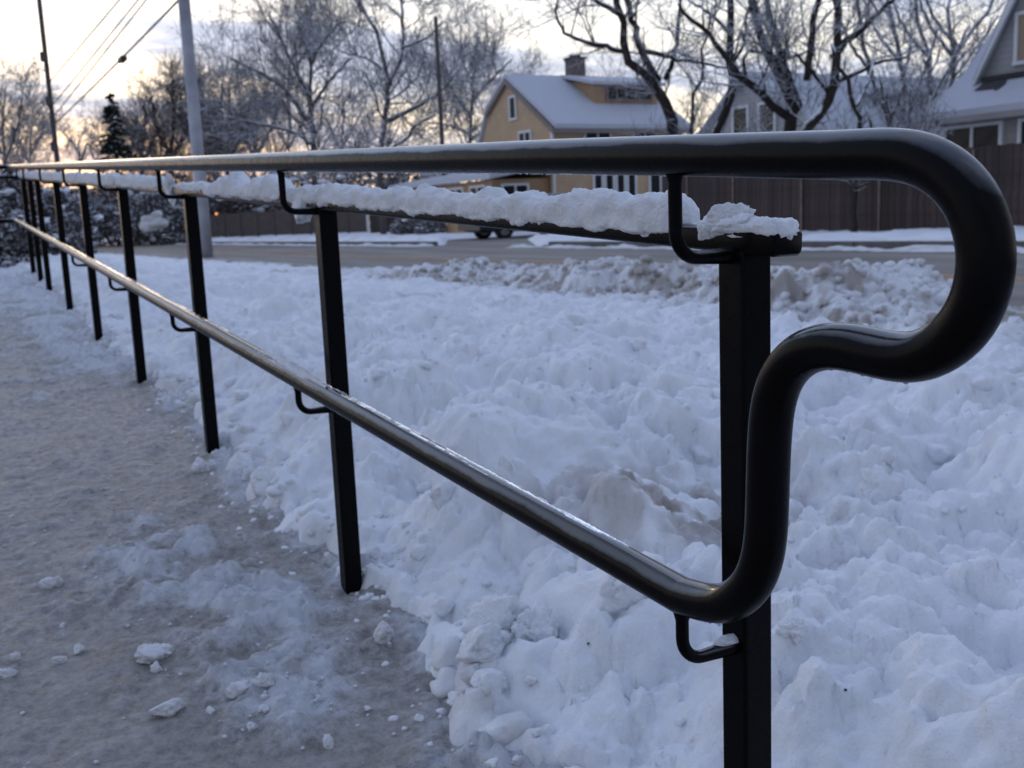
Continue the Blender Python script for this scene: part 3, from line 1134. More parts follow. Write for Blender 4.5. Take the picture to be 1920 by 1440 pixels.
v, f = lump_mesh((-.028, -.003, .4195), .0085, 3.1, 3, .2, (2.0, .9, .6), .06)
mb = MB()
mb.add(v, f)
tag(mb.build('snow_clump', M['snow_plain'], None, True), 'dab of snow on the lower bracket arm of the nearest post', 'snow')

# ------------------------------------------------------------------ loose snow on the walkway
chunks = [
    (289, 1229, 66, 'wide flat crumbly snow heap, largest loose piece on the walkway', (1.1, 1.0, .55)),
    (294, 1256, 24, 'small round snow ball touching the near side of the wide crumbly heap', (1, 1, .9)),
    (319, 1333, 56, 'angular wedge shaped snow block lying alone on the icy walkway near the bottom edge', (1.25, .8, .75)),
    (89, 1096, 46, 'dark shadowed slab of snow standing on the walkway near the left edge', (1.1, .6, .6)),
    (147, 1218, 26, 'small grey snow lump on the walkway between the dark slab and the wide heap', (1, 1, .9)),
    (31, 1234, 23, 'small snow lump at the left edge of the walkway, upper of two', (1, 1, .8)),
    (14, 1268, 32, 'flattish snow lump at the left edge of the walkway, lower of two', (1.2, 1, .7)),
    (111, 1237, 26, 'low snow lump just left of the small grey lump', (1.2, .9, .6)),
    (450, 1308, 48, 'rounded snow chunk at the foot of the powder streak, left of a pair', (1.1, .9, .75)),
    (497, 1302, 42, 'rounded snow chunk at the foot of the powder streak, right of a pair', (1.1, .9, .7)),
    (397, 1342, 22, 'tiny snow crumb right of the wedge shaped block', (1, 1, .8)),
    (472, 1377, 22, 'tiny snow crumb below the pair of rounded chunks', (1, 1, .8)),
    (617, 1400, 30, 'smooth egg shaped snow ball alone at the bottom of the walkway', (1, 1, 1)),
    (497, 1351, 26, 'flat snow flake below the right one of the rounded pair', (1.2, 1, .5)),
    (717, 1207, 46, 'upright snow clod on the walkway right of the second post foot', (1, .9, 1.0)),
    (117, 1173, 14, 'tiny snow crumb below the dark slab', (1, 1, .8)),
    (600, 1330, 18, 'tiny snow crumb on bare concrete above the egg shaped ball', (1, 1, .7)),
    (690, 1335, 20, 'tiny snow crumb on bare concrete right of the egg shaped ball', (1.1, 1, .7)),
]
for i, (px, py, w, lab, sq) in enumerate(chunks):
    p = on_walk(px, py + w * .12)
    dep = float((p - CAM) @ FW)
    s = w / 1920 * dep / 2 * .88
    z, _ = walkway_surface(np.array([p[0]]), np.array([p[1]]))
    mb = MB()
    v, f = lump_mesh((p[0], p[1], z[0] + s * sq[2] * .42), s, i * 3.7 + 1.1, 4, .30, (sq[0], sq[1], min(1.0, sq[2] * 1.2)), .12)
    mb.add(v, f)
    tag(mb.build('snow_chunk', M['snow_dull'], None, True), lab, 'snow chunk', 'loose snow chunks on the walkway')

boulders = [
    (373, 850, 34, .20, 'upright snow wedge left of the third post foot', (.8, .8, 1.4)),
    (450, 842, 66, .22, 'square cut snow block right of the third post foot', (1.1, .8, 1.0)),
    (524, 880, 52, .18, 'upright snow block between the second and third posts', (1, .8, 1.1)),
    (500, 945, 58, .12, 'grey crumbly snow lump on the edge between the second and third posts', (1, 1, .9)),  # larger clods at the foot of the shovelled heap
    (930, 1262, 120, .05, 'big smooth snow boulder leaning out of the heap above the undercut at the bottom', (1.0, .9, 1.0)),
    (1000, 1235, 90, .09, 'blunt snow clod at the right of the big smooth boulder', (1, .9, 1)),
    (905, 1320, 96, .035, 'slanted snow slab standing below the big smooth boulder', (1.1, .8, .85)),
    (922, 1374, 58, .03, 'round snow ball at the bottom of the slanted slab', (1, 1, 1)),
    (866, 1358, 54, .03, 'crumbly grey snow clod left of the round ball', (1, .9, .9)),
    (958, 1090, 56, .16, 'knobbly snow lump sticking up on the heap crest', (.9, .9, 1.3)),
    (840, 985, 60, .17, 'pointed snow lump on the heap right of the second post', (.9, .9, 1.2)),
    (1180, 1160, 96, .17, 'tall snow block under the lower rail left of the nearest bracket', (1, .7, 1.15)),
    (1080, 1420, 120, .10, 'long snow slab lying at the bottom edge left of the nearest post', (1.5, .8, .6)),
    (1650, 985, 80, .13, 'upright pointed snow block on the right of the loop', (.8, .9, 1.4)),
    (1525, 1065, 56, .13, 'round snow ball right of the nearest post below the loop', (1, 1, .95)),
    (1490, 1275, 60, .17, 'small round snow clod close to the right of the nearest post', (1, 1, .9)),
]
for i, (px, py, w, zz, lab, sq) in enumerate(boulders):
    p = on_z(px, py, zz)
    dep = float((p - CAM) @ FW)
    s = w / 1920 * dep / 2
    g = float(snow_z(np.array([p[0]]), np.array([p[1]]))[0])
    zt = max(g, float(walk_z(p[1]))) + s * sq[2] * .18
    mb = MB()
    v, f = lump_mesh((p[0], p[1], zt), s * 1.02, i * 5.3 + 2.7, 5, .32, sq, .085)
    mb.add(v, f)
    tag(mb.build('snow_boulder', M['snow_plain'], None, True), lab, 'snow clod', 'larger snow clods in the shovelled heap')


def loose_clods():
    """uncounted crumbs all over the shovelled snow, real lumps half sunk in it"""
    rnd = np.random.default_rng(11)
    base = [lump_mesh((0, 0, 0), 1.0, 40 + k * 2.3, 3, .30, (1, 1, .85), .10) for k in range(14)]
    small = [lump_mesh((0, 0, 0), 1.0, 80 + k * 2.3, 2, .26, (1, 1, .85), .06) for k in range(10)]
    tiny = [lump_mesh((0, 0, 0), 1.0, 120 + k * 2.3, 1, .26, (1, 1, .85), .06) for k in range(10)]
    mb = MB()
    nbig, nsm = 460, 2600
    ne = 80                                   # rubble along the shovelled edge
    X = np.concatenate([np.zeros(ne), rnd.uniform(.03, 2.4, nbig - ne), rnd.uniform(-.02, 3.5, nsm)])
    Y = np.concatenate([rnd.uniform(-.1, 3.4, ne), rnd.uniform(-.3, 3.6, nbig - ne), rnd.uniform(-.4, 5.5, nsm)])
    X[:ne] = edge_x(Y[:ne]) + rnd.normal(.03, .045, ne)
    X[nbig:nbig + 700] = edge_x(Y[nbig:nbig + 700]) + rnd.normal(.0, .06, 700)
    cl = fbm(X * 1.5, Y * 1.5, 21.0, 2)
    ok = (np.arange(len(X)) < ne) | (cl > np.concatenate([rnd.uniform(-.6, .4, nbig), rnd.uniform(-.5, .5, nsm)]))
    Z = np.maximum(snow_z(X, Y), walkway_surface(X, Y)[0])
    bx = rnd.uniform(3.8, 5.2, 1300)
    by = rnd.uniform(1.5, 10, 1300)
    bz = snow_z(bx, by)
    for i in range(len(X)):
        if not ok[i]:
            continue
        if i < nbig:
            v, f = base[i % 14]
            s = .009 + .034 * rnd.random() ** 2.6
        else:
            s = rnd.uniform(.004, .012)
            v, f = (small if s > .008 else tiny)[i % 10]
        a = rnd.uniform(0, 6.28)
        c, sn = math.cos(a), math.sin(a)
        vv = v @ np.array([[c, sn, 0], [-sn, c, 0], [0, 0, 1]]) * s
        mb.add(vv + np.array([X[i], Y[i], Z[i] - s * .05]), f)
    for i in range(1300):
        if bz[i] < ROAD_Z + .08:
            continue
        v, f = small[i % 10]
        s = rnd.uniform(.015, .055)
        mb.add(v * s + np.array([bx[i], by[i], bz[i] + s * .1]), f)
    o = mb.build('loose_snow', M['snow'], None, True)
    co = np.concatenate(mb.v)
    d = snow_dirt(co[:, 0], co[:, 1], co[:, 2])
    a = o.data.attributes.new('dirt', 'FLOAT', 'POINT')
    a.data.foreach_set('value', d.astype(np.float32))
    tag(o, 'crumbled clods strewn over the shovelled snow and the roadside bank', 'loose snow', kind='stuff')
    # crumbs on the walkway
    mb = MB()
    n = 1300
    X = rnd.uniform(-1.2, .05, n)
    Y = rnd.uniform(-.1, 3.2, n)
    zz, rr = walkway_surface(X, Y)
    for i in range(n):
        if rnd.random() > .25 + rr[i]:
            continue
        v, f = tiny[i % 10]
        s = rnd.uniform(.0018, .0055) * (1.5 if rnd.random() < .08 else 1)
        mb.add(v * s + np.array([X[i], Y[i], zz[i] + s * .3]), f)
    tag(mb.build('snow_crumbs', M['snow_dull'], None, True), 'fine snow crumbs scattered over the icy walkway', 'snow crumbs', kind='stuff')
    # bits of bark and leaf on the snow
    mb = MB()
    for i in range(90):
        x, y = rnd.uniform(.1, 3.8), rnd.uniform(.1, 6.0)
        z = float(snow_z(np.array([x]), np.array([y]))[0]) + .003
        a = rnd.uniform(0, 6.28)
        l, w = rnd.uniform(.003, .009), rnd.uniform(.002, .004)
        mb.box((x, y, z), (l, w, .002), a)
    tag(mb.build('bark_litter', M['litter']), 'dark crumbs of bark and leaf lying on the snow', 'litter', kind='stuff')


loose_clods()

# ------------------------------------------------------------------ fences


def plank_fence(x, y0, y1, z0, z1):
    t = tag(empty('wooden_fence', (x, y0, z0)), 'tall dark brown board fence across the road in front of the houses', 'fence')
    rnd = random.Random(3)
    mb = MB()
    mb.box((0, 0, 0), (.022, .138, z1 - z0))
    me = mb.mesh('plank')
    me.materials.append(M['fence_wood'])
    y = y0
    i = 0
    first = None
    while y < y1:
        o = bpy.data.objects.new('plank', me)
        C.objects.link(o)
        o.parent = t
        o.location = (rnd.uniform(-.006, .006), y - y0, (z1 - z0) / 2 + rnd.uniform(-.012, .012))
        o.rotation_euler = (rnd.uniform(-.004, .004), 0, rnd.uniform(-.03, .03))
        o.scale = (1, 1, 1)
        y += .146
    for yy in (20.55, 18.79, 16.5, 14.3, 12.1, 9.9):
        mb = MB()
        mb.box((x - .03, yy, (z0 + z1) / 2 - .02), (.03, .045, z1 - z0 - .04))
        mb.build('batten', M['fence_wood_pale'], t)
    for zz in (z0 + .3, z1 - .3):
        mb = MB()
        mb.box((x + .04, (y0 + y1) / 2, zz), (.05, y1 - y0, .09))
        mb.build('rail', M['fence_wood'], t)


plank_fence(16.5, 8.0, 21.6, .20, 1.79)


def section_fence():
    a, b = on_depth(392, 420, 75), on_depth(690, 420, 66)
    t = tag(empty('panel_fence', (a[0], a[1], .2)), 'low grey brown panel fence far down the road with a pale end post', 'fence')
    n = 9
    for i in range(n):
        p, q = a + (b - a) * (i / n), a + (b - a) * ((i + .96) / n)
        c = (p + q) / 2
        rz = math.atan2(q[1] - p[1], q[0] - p[0])
        mb = MB()
        mb.box((c[0], c[1], 1.15), (np.linalg.norm(q - p), .05, 1.6 + .03 * (i % 3)), rz)
        mb.build('panel', M['fence_wood_grey'], t)
    for i in range(n + 1):
        p = a + (b - a) * (i / n)
        mb = MB()
        mb.box((p[0], p[1], 1.17), (.14, .14, 1.8))
        mb.build('post', M['white_trim'] if i == n else M['fence_wood_grey'], t)
    a, b = on_depth(694, 420, 62), on_depth(770, 420, 58)
    t = tag(empty('board_wall', (a[0], a[1], .2)), 'short dark brown board wall right of the pale fence end', 'fence')
    c = (a + b) / 2
    rz = math.atan2(b[1] - a[1], b[0] - a[0])
    L = np.linalg.norm(b - a)
    d = (b - a) / L
    for k in range(int(L / .32)):
        p = a + d * (.16 + k * .32)
        mb = MB()
        mb.box((p[0], p[1], .95), (.30, .04, 1.5), rz)
        mb.build('board', M['fence_wood'], t)


section_fence()


# ------------------------------------------------------------------ houses
def poly(mb, pts):
    mb.add(pts, [tuple(range(len(pts)))])


def slab(name, quad, th, mat, parent):
    """a plate with the given upper quad and thickness straight down"""
    q = np.asarray(quad, float)
    n = len(q)
    low = q - np.array([0, 0, th])
    mb = MB()
    F = [tuple(range(n)), tuple(range(2 * n - 1, n - 1, -1))]
    F += [(i + n, (i + 1) % n + n, (i + 1) % n, i) for i in range(n)]
    mb.add(np.vstack([q, low]), F)
    return mb.build(name, mat, parent)


def window(parent, c, w, h, axis, out, panes=2, glass='glass_dark', frame='white_trim', name='window'):
    """framed window; axis 'x' or 'y' is its width direction, out the outward sign along the other"""
    ux = np.array([1.0, 0, 0]) if axis == 'x' else np.array([0, 1.0, 0])
    un = np.array([0, 1.0, 0]) if axis == 'x' else np.array([1.0, 0, 0])
    un = un * out
    c = np.asarray(c, float)
    mb = MB()

    def bar(cu, cz, su, sz):
        size = np.abs(ux) * su + np.abs(un) * .09 + np.array([0, 0, sz])
        mb.box(c + ux * cu + np.array([0, 0, cz]) + un * .03, size)
    tf = .09
    bar(0, h / 2, w + tf, tf)
    bar(0, -h / 2, w + tf * 1.6, tf)
    bar(-w / 2, 0, tf, h - tf)
    bar(w / 2, 0, tf, h - tf)
    for k in range(1, panes):
        bar(-w / 2 + w * k / panes, 0, .07, h - tf)
    fr = mb.build(name, M[frame], parent)
    for k in range(panes):
        mb = MB()
        cu = -w / 2 + w * (k + .5) / panes
        size = np.abs(ux) * (w / panes - .075) + np.abs(un) * .02 + np.array([0, 0, h - tf - .005])
        mb.box(c + ux * cu + un * .015, size)
        mb.build('pane', M[glass], fr)
    return fr


def yellow_house():
    x0, x1 = 22.0, 28.7
    y0, y1 = 35.98, 43.3
    ym = (y0 + y1) / 2
    ze, zp, g = 4.72, 6.95, .1
    h = tag(empty('yellow_house', (x0, y0, g)), 'yellow house with snowy roof, chimney and long roof dormer', 'house')
    mb = MB()
    yk, zk = 41.55, 5.75
    prof = [(y0, g), (y1 - 1.05, g), (y1 - 1.05, ze - .2), (yk - .1, zk - .14), (ym, zp - .12), (y0, ze - .1)]
    V = [(x0, y, z) for y, z in prof] + [(x1, y, z) for y, z in prof]
    F = [tuple(range(5, -1, -1)), tuple(range(6, 12))] + [(i, (i + 1) % 6, (i + 1) % 6 + 6, i + 6) for i in range(6)]
    mb.add(V, F)
    mb.build('wall', M['yellow_siding'], h)
    ov, xo = .42, .15
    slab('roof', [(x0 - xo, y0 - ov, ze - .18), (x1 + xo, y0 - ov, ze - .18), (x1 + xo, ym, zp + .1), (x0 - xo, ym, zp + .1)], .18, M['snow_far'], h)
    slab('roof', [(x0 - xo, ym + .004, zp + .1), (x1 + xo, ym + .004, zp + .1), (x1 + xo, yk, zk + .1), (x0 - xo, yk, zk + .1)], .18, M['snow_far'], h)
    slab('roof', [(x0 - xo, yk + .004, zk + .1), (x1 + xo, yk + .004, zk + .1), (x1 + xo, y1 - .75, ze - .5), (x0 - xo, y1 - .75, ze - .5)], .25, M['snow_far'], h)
    # eave board and rake boards
    mb = MB()
    mb.box(((x0 + x1) / 2, y0 - ov + .05, ze - .46), (x1 - x0 + .6, .10, .20))
    mb.build('eave_board', M['brown_trim'], h)
    for s in (-1, 1):
        ye = y0 - ov + .05 if s < 0 else yk + .02
        zE = ze - .42 if s < 0 else zk - .12
        mb = MB()
        mb.add([(x0 - xo - .03, ye, zE), (x0 - xo - .03, ym, zp - .10), (x0 - xo - .03, ym, zp - .34), (x0 - xo - .03, ye, zE - .24),
                (x0 - xo + .06, ye, zE), (x0 - xo + .06, ym, zp - .10), (x0 - xo + .06, ym, zp - .34), (x0 - xo + .06, ye, zE - .24)],
               [(0, 1, 2, 3), (7, 6, 5, 4), (0, 4, 5, 1), (1, 5, 6, 2), (2, 6, 7, 3), (3, 7, 4, 0)])
        mb.build('rake_board', M['brown_trim'], h)
    mb = MB()
    mb.box((x0 - .03, y0 + .06, 2.4), (.08, .16, 4.3))
    mb.build('corner_board', M['white_trim'], h)
    # chimney with dark pots
    cx = 25.6
    mb = MB()
    mb.box((cx, ym + .1, zp - .05), (.70, .62, 1.75))
    ch = mb.build('chimney', M['chimney_brick'], h)
    mb = MB()
    mb.box((cx, ym + .1, zp + .87), (.80, .72, .10))
    mb.build('chimney_cap', M['dark_shingles'], ch)
    mb = MB()
    for dx in (-.2, .0, .2):
        mb.tube([(cx + dx, ym + .1, zp + .9), (cx + dx, ym + .1, zp + 1.06)], .085, 8)
    mb.build('chimney_pot', M['dark_shingles'], ch)
    # long shed dormer on the near slope
    dx0, dx1 = 24.9, 28.3
    sl = (zp + .1 - (ze - .18)) / (ym - (y0 - ov))
    yf = y0 + 1.25
    zroof = ze - .18 + sl * (yf - (y0 - ov))
    zt = zroof + .85
    yb = ym - .35
    zb = ze - .18 + sl * (yb - (y0 - ov))
    mb = MB()
    mb.add([(dx0, yf, zroof - .3), (dx1, yf, zroof - .3), (dx1, yf, zt), (dx0, yf, zt), (dx0, yb, zb - .1), (dx1, yb, zb - .1)],
           [(0, 1, 2, 3), (0, 3, 4), (1, 5, 2), (3, 2, 5, 4)])
    dm = mb.build('dormer', M['yellow_siding_deep'], h)
    slab('dormer_roof', [(dx0 - .25, yf - .3, zt + .05), (dx1 + .25, yf - .3, zt + .05), (dx1 + .25, yb + .2, zb + .22), (dx0 - .25, yb + .2, zb + .22)], .14, M['snow_far'], dm)
    window(dm, (26.3, yf - .01, zroof + .42), 1.5, .55, 'x', -1, 3, frame='brown_trim')
    window(dm, (27.6, yf - .01, zroof + .42), .7, .55, 'x', -1, 1, frame='brown_trim')
    # windows
    window(h, (x0 - .01, 39.2, 5.55), .55, .95, 'y', -1, 1)
    window(h, (x0 - .01, 38.25, 3.95), 1.0, 1.0, 'y', -1, 2)
    window(h, (24.15, y0 - .01, 3.85), 1.3, 1.05, 'x', -1, 2)
    window(h, (26.6, y0 - .01, 3.85), 1.2, 1.05, 'x', -1, 2)
    for k in range(4):
        window(h, (24.1 + k * .58, y0 - .01, 1.85), .44, 1.3, 'x', -1, 1)
    window(h, (27.1, y0 - .01, 1.85), .6, 1.3, 'x', -1, 1)
    # low snow covered front porch towards the road
    mb = MB()
    mb.box((20.6, 41.0, 1.3), (2.7, 9.2, 2.2))
    pw = mb.build('porch', M['yellow_siding_deep'], h)
    slab('porch_roof', [(18.9, 35.9, 2.62), (22.0, 35.9, 3.12), (22.0, 46.2, 3.12), (18.9, 46.2, 2.62)], .22, M['snow_far'], pw)
    for yy in (37.6, 39.6, 41.6, 43.6):
        window(pw, (19.24, yy, 1.6), 1.3, 1.15, 'y', -1, 2)
    window(pw, (20.3, 36.39, 1.6), 1.2, 1.15, 'x', -1, 2)


def white_house():
    x0, x1 = 24.0, 35.0
    y0, y1 = 22.6, 29.4
    ym = (y0 + y1) / 2 + .6
    ze, zp, g = 3.05, 5.35, .1
    h = tag(empty('white_house', (x0, y0, g)), 'pale grey white house with snowy roof partly hidden behind bare trees', 'house')
    mb = MB()
    prof = [(y0, g), (y1, g), (y1, ze - .15), (ym, zp - .12), (y0, ze - .15)]
    V = [(x0, y, z) for y, z in prof] + [(x1, y, z) for y, z in prof]
    mb.add(V, [tuple(range(4, -1, -1)), tuple(range(5, 10))] + [(i, (i + 1) % 5, (i + 1) % 5 + 5, i + 5) for i in range(5)])
    mb.build('wall', M['white_siding'], h)
    slab('roof', [(x0 - .3, y0 - .4, ze - .22), (x1 + .3, y0 - .4, ze - .22), (x1 + .3, ym, zp + .06), (x0 - .3, ym, zp + .06)], .16, M['snow_far'], h)
    slab('roof', [(x0 - .3, ym + .004, zp + .06), (x1 + .3, ym + .004, zp + .06), (x1 + .3, y1 + .4, ze - .25), (x0 - .3, y1 + .4, ze - .25)], .16, M['snow_far'], h)
    mb = MB()
    mb.box(((x0 + x1) / 2, y0 - .36, ze - .47), (x1 - x0 + .5, .08, .18))
    mb.build('eave_board', M['brown_trim'], h)
    window(h, (x0 - .01, 26.9, 3.75), .75, 1.0, 'y', -1, 1)
    window(h, (x0 - .01, 25.6, 3.75), .75, 1.0, 'y', -1, 1)
    mb = MB()
    mb.box((29.0, y0 + .9, 3.7), (2.2, 1.4, 1.1))
    dm = mb.build('dormer', M['white_siding'], h)
    slab('dormer_roof', [(27.7, y0 + .0, 4.33), (30.3, y0 + .0, 4.33), (30.3, y0 + 2.6, 4.85), (27.7, y0 + 2.6, 4.85)], .12, M['snow_far'], dm)
    window(dm, (28.55, y0 + .19, 3.75), .7, .7, 'x', -1, 1)
    window(dm, (29.45, y0 + .19, 3.75), .7, .7, 'x', -1, 1)


def right_house():
    x0 = 22.0
    y_end = 18.2
    y_far = 4.0
    h = tag(empty('flared_roof_house', (x0, y_end, .1)), 'beige house behind the fence with steep flared snowy roof and gabled dormer', 'house')
    xw = x0 + .55
    yw = y_end - .85
    mb = MB()
    mb.box(((xw + 31) / 2, (yw + y_far) / 2, 1.55), (31 - xw, yw - y_far, 2.9))
    mb.build('wall', M['grey_siding'], h)
    # concave roof: profile in x, z extruded along y
    prof = [(22.0, 3.03), (22.45, 3.20), (22.95, 3.46), (23.5, 3.76), (24.05, 4.14), (24.6, 4.66), (25.2, 5.30), (26.0, 6.15), (27.4, 7.7), (28.2, 8.6)]
    back = [(29.0, 7.7), (30.4, 6.15), (31.6, 5.0), (33.0, 3.9), (34.0, 3.1)]
    pr = prof + back
    mb = MB()
    n = len(pr)
    V = [(x, y_end, z) for x, z in pr] + [(x, y_far, z) for x, z in pr] + [(x, y_end, z - .18) for x, z in pr] + [(x, y_far, z - .18) for x, z in pr]
    F = [(i, i + 1, n + i + 1, n + i) for i in range(n - 1)] + [(2 * n + i + 1, 2 * n + i, 3 * n + i, 3 * n + i + 1) for i in range(n - 1)]
    F += [(i + 1, i, 2 * n + i, 2 * n + i + 1) for i in range(n - 1)] + [(n + i, n + i + 1, 3 * n + i + 1, 3 * n + i) for i in range(n - 1)]
    F += [(0, n, 3 * n, 2 * n)]
    mb.add(V, F)
    mb.build('roof', M['snow_far'], h, True).modifiers.new('e', 'EDGE_SPLIT')
    # gable end wall under the roof
    mb = MB()
    gp = [(x + .25 if i == 0 else x, z - .2) for i, (x, z) in enumerate(pr)]
    V = [(x, yw + .3, z) for x, z in gp] + [(gp[-1][0], yw + .3, 2.9), (gp[0][0] + .3, yw + .3, 2.9)]
    poly(mb, V)
    mb.build('gable_wall', M['grey_siding'], h)
    mb = MB()
    mb.box((22.03, (y_end + y_far) / 2, 2.79), (.09, y_end - y_far - .02, .15))
    mb.build('gutter', M['grey_siding'], h)
    mb = MB()
    mb.box((22.36, (y_end + y_far) / 2 - .2, 2.74), (.5, y_end - y_far - .6, .10))
    mb.build('soffit', M['brown_trim'], h)
    window(h, (xw - .01, 16.68, 2.08), 1.62, 1.15, 'y', -1, 2)
    window(h, (xw - .01, 14.55, 2.08), 1.62, 1.15, 'y', -1, 2)
    # big gabled dormer on the front slope
    fx = 23.70
    ya, yc, zc_ = 17.40, 15.25, 7.95
    zb = 3.92
    yd = 2 * yc - ya
    mb = MB()
    V = [(fx, ya - .12, zb - .25), (fx, yd + .12, zb - .25), (fx, yd + .12, zb + .05), (fx, yc, zc_ - .3), (fx, ya - .12, zb + .05)]
    W = [(x + 4.2, y, z) for x, y, z in V]
    mb.add(V + W, [(4, 3, 2, 1, 0), (5, 6, 7, 8, 9)] + [(i, (i + 1) % 5, (i + 1) % 5 + 5, i + 5) for i in range(5)])
    dm = mb.build('gable_dormer', M['white_siding'], h)
    slab('dormer_roof', [(fx - .28, ya, zb), (fx + 4.3, ya, zb), (fx + 4.3, yc, zc_), (fx - .28, yc, zc_)], .12, M['snow_far'], dm)
    slab('dormer_roof', [(fx - .28, yc - .004, zc_), (fx + 4.3, yc - .004, zc_), (fx + 4.3, yd, zb), (fx - .28, yd, zb)], .12, M['snow_far'], dm)
    for (y2) in (ya, yd):
        mb = MB()
        mb.add([(fx - .31, y2, zb - .13), (fx - .31, yc, zc_ - .13), (fx - .31, yc, zc_ - .50), (fx - .31, y2, zb - .26),
                (fx - .24, y2, zb - .13), (fx - .24, yc, zc_ - .13), (fx - .24, yc, zc_ - .50), (fx - .24, y2, zb - .26)],
               [(0, 1, 2, 3), (7, 6, 5, 4), (0, 4, 5, 1), (1, 5, 6, 2), (2, 6, 7, 3), (3, 7, 4, 0)])
        mb.build('barge_board', M['white_trim'], dm)
    window(dm, (fx - .01, yc + .55, 4.75), 1.1, 1.2, 'y', -1, 2, glass='glass_warm')
    # dark strip of bare shingles under the dormer and a slid off patch
    mb = MB()
    mb.box((23.58, yc, 3.86), (.22, 3.9, .12))
    mb.build('bare_shingles', M['dark_shingles'], h)
    mb = MB()
    V = [(23.1, 17.12, 3.565), (23.06, 16.53, 3.545), (22.93, 16.37, 3.475), (23.21, 16.31, 3.625), (23.47, 16.43, 3.765), (23.47, 17.13, 3.765)]
    mb.add(V, [(5, 4, 3, 2, 1, 0)])
    mb.build('bare_shingles', M['dark_shingles'], h)


yellow_house()
white_house()
right_house()


# ------------------------------------------------------------------ vehicle
def parked_suv():
    y = 31.9
    t = tag(empty('parked_car', (18, y, .14)), 'dark parked car seen under the snowy pipe in the driveway', 'car')
    xf, xr = 15.95, 20.45
    zb = ROAD_Z + .045
    mb = MB()
    side = [(xf, .30), (xf + .05, .85), (xf + .25, 1.0), (xf + 1.25, 1.08), (xr - .1, 1.08), (xr, .9), (xr, .32), (xf + .3, .2), (xr - .3, .2)]
    order = [0, 1, 2, 3, 4, 5, 6, 8, 7]
    pts = [side[i] for i in order]
    V = [(x, y - .88, z + zb) for x, z in pts] + [(x, y + .88, z + zb) for x, z in pts]
    n = len(pts)
    mb.add(V, [tuple(range(n)), tuple(range(2 * n - 1, n - 1, -1))] + [(i + n, (i + 1) % n + n, (i + 1) % n, i) for i in range(n)])
    bevelled(mb.build('body', M['car_paint'], t), .05, 3)
    mb = MB()
    cab = [(xf + 1.2, 1.07), (xf + 1.85, 1.38), (xr - .6, 1.40), (xr - .12, 1.07)]
    V = [(x, y - .80 + (.1 if z > 1.2 else 0), z + zb) for x, z in cab] + [(x, y + .80 - (.1 if z > 1.2 else 0), z + zb) for x, z in cab]
    mb.add(V, [(0, 1, 2, 3), (7, 6, 5, 4), (0, 4, 5, 1), (1, 5, 6, 2), (2, 6, 7, 3)])
    bevelled(mb.build('cabin', M['car_paint'], t), .04, 2)
    for (xa, xb) in ((xf + 1.75, xf + 2.75), (xf + 2.85, xr - .75)):
        mb = MB()
        mb.box(((xa + xb) / 2, y - .775, zb + 1.22), (xb - xa, .05, .22))
        mb.build('window', M['glass_dark'], t)
    mb = MB()
    mb.box(((xf + xr) / 2 + .5, y, zb + 1.43), (2.2, 1.3, .10))
    mb.build('roof_snow', M['snow_far'], t)
    mb = MB()
    mb.box((xf - .06, y, zb + .42), (.14, 1.7, .26))
    mb.build('bumper', M['car_paint'], t)
    for s in (-1, 1):
        mb = MB()
        mb.box((xf + .04, y + s * .62, zb + .78), (.08, .36, .16))
        mb.build('headlight', M['headlight_glass'], t)
    for x in (xf + .85, xr - .95):
        for s in (-1, 1):
            mb = MB()
            pr = [(-.11, .22), (-.11, .34), (-.07, .36), (.07, .36), (.11, .34), (.11, .22)]
            V, F = [], []
            k = 20
            for (o, r) in pr:
                for i in range(k):
                    a = 2 * math.pi * i / k
                    V.append((x + r * math.cos(a), y + s * .80 + o, zb + .30 + r * math.sin(a)))
            for q in range(len(pr)):
                q2 = (q + 1) % len(pr)
                for i in range(k):
                    F.append((q * k + i, q * k + (i + 1) % k, q2 * k + (i + 1) % k, q2 * k + i))
            mb.add(V, F)
            w = mb.build('wheel', M['rubber'], t, True)
            mb = MB()
            for i in range(5):
                a = 2 * math.pi * i / 5
                mb.tube([(x, y + s * .88, zb + .30), (x + .21 * math.cos(a), y + s * .88, zb + .30 + .21 * math.sin(a))], .035, 5)
            mb.tube([(x, y + s * .70, zb + .3), (x, y + s * .87, zb + .3)], .22, 16)
            mb.build('rim', M['rim_metal'], w)


parked_suv()


# ------------------------------------------------------------------ poles, wires
def utility_pole(px_top, px_bot, X=None, D=None, zt=11.0, r=.17, label='', mat='pole_rimed', lean=0.0):
    b = on_x(*px_bot, X) if X is not None else on_depth(*px_bot, D)
    t = tag(empty('utility_pole', (b[0], b[1], .05)), label, 'pole')
    mb = MB()
    mb.tube([(b[0] + lean * (z - .1), b[1], z) for z in np.linspace(.0, zt, 8)], np.linspace(r, r * .82, 8), 14)
    mb.build('shaft', M[mat], t, True)
    return t, b


pole1, p1 = utility_pole((345, 0), (388, 480), X=5.95, zt=13.0, r=.175, label='thick pale rimed utility pole beside the road behind the third post')
pole2, p2 = utility_pole((90, 0), (107, 300), X=5.95, zt=16.0, r=.15, label='distant slim utility pole at the left joined by a cable', mat='pole_wood')
pole3, p3 = utility_pole((842, 50), (838, 437), D=50, zt=10.35, r=.115, label='thin bare dark pole standing left of the yellow house', mat='pole_wood')
for (pl, p, z) in ((pole1, p1, 12.2), (pole2, p2, 15.0)):
    mb = MB()
    mb.box((p[0], p[1], z), (2.4, .12, .12))
    mb.build('crossarm', M['pole_wood'], pl)
    for dx in (-1.1, -.5, .5, 1.1):
        mb = MB()
        mb.tube([(p[0] + dx, p[1], z + .05), (p[0] + dx, p[1], z + .14), (p[0] + dx, p[1], z + .22)], [.03, .05, .035], 8)
        mb.build('insulator', M['white_trim'], pl)
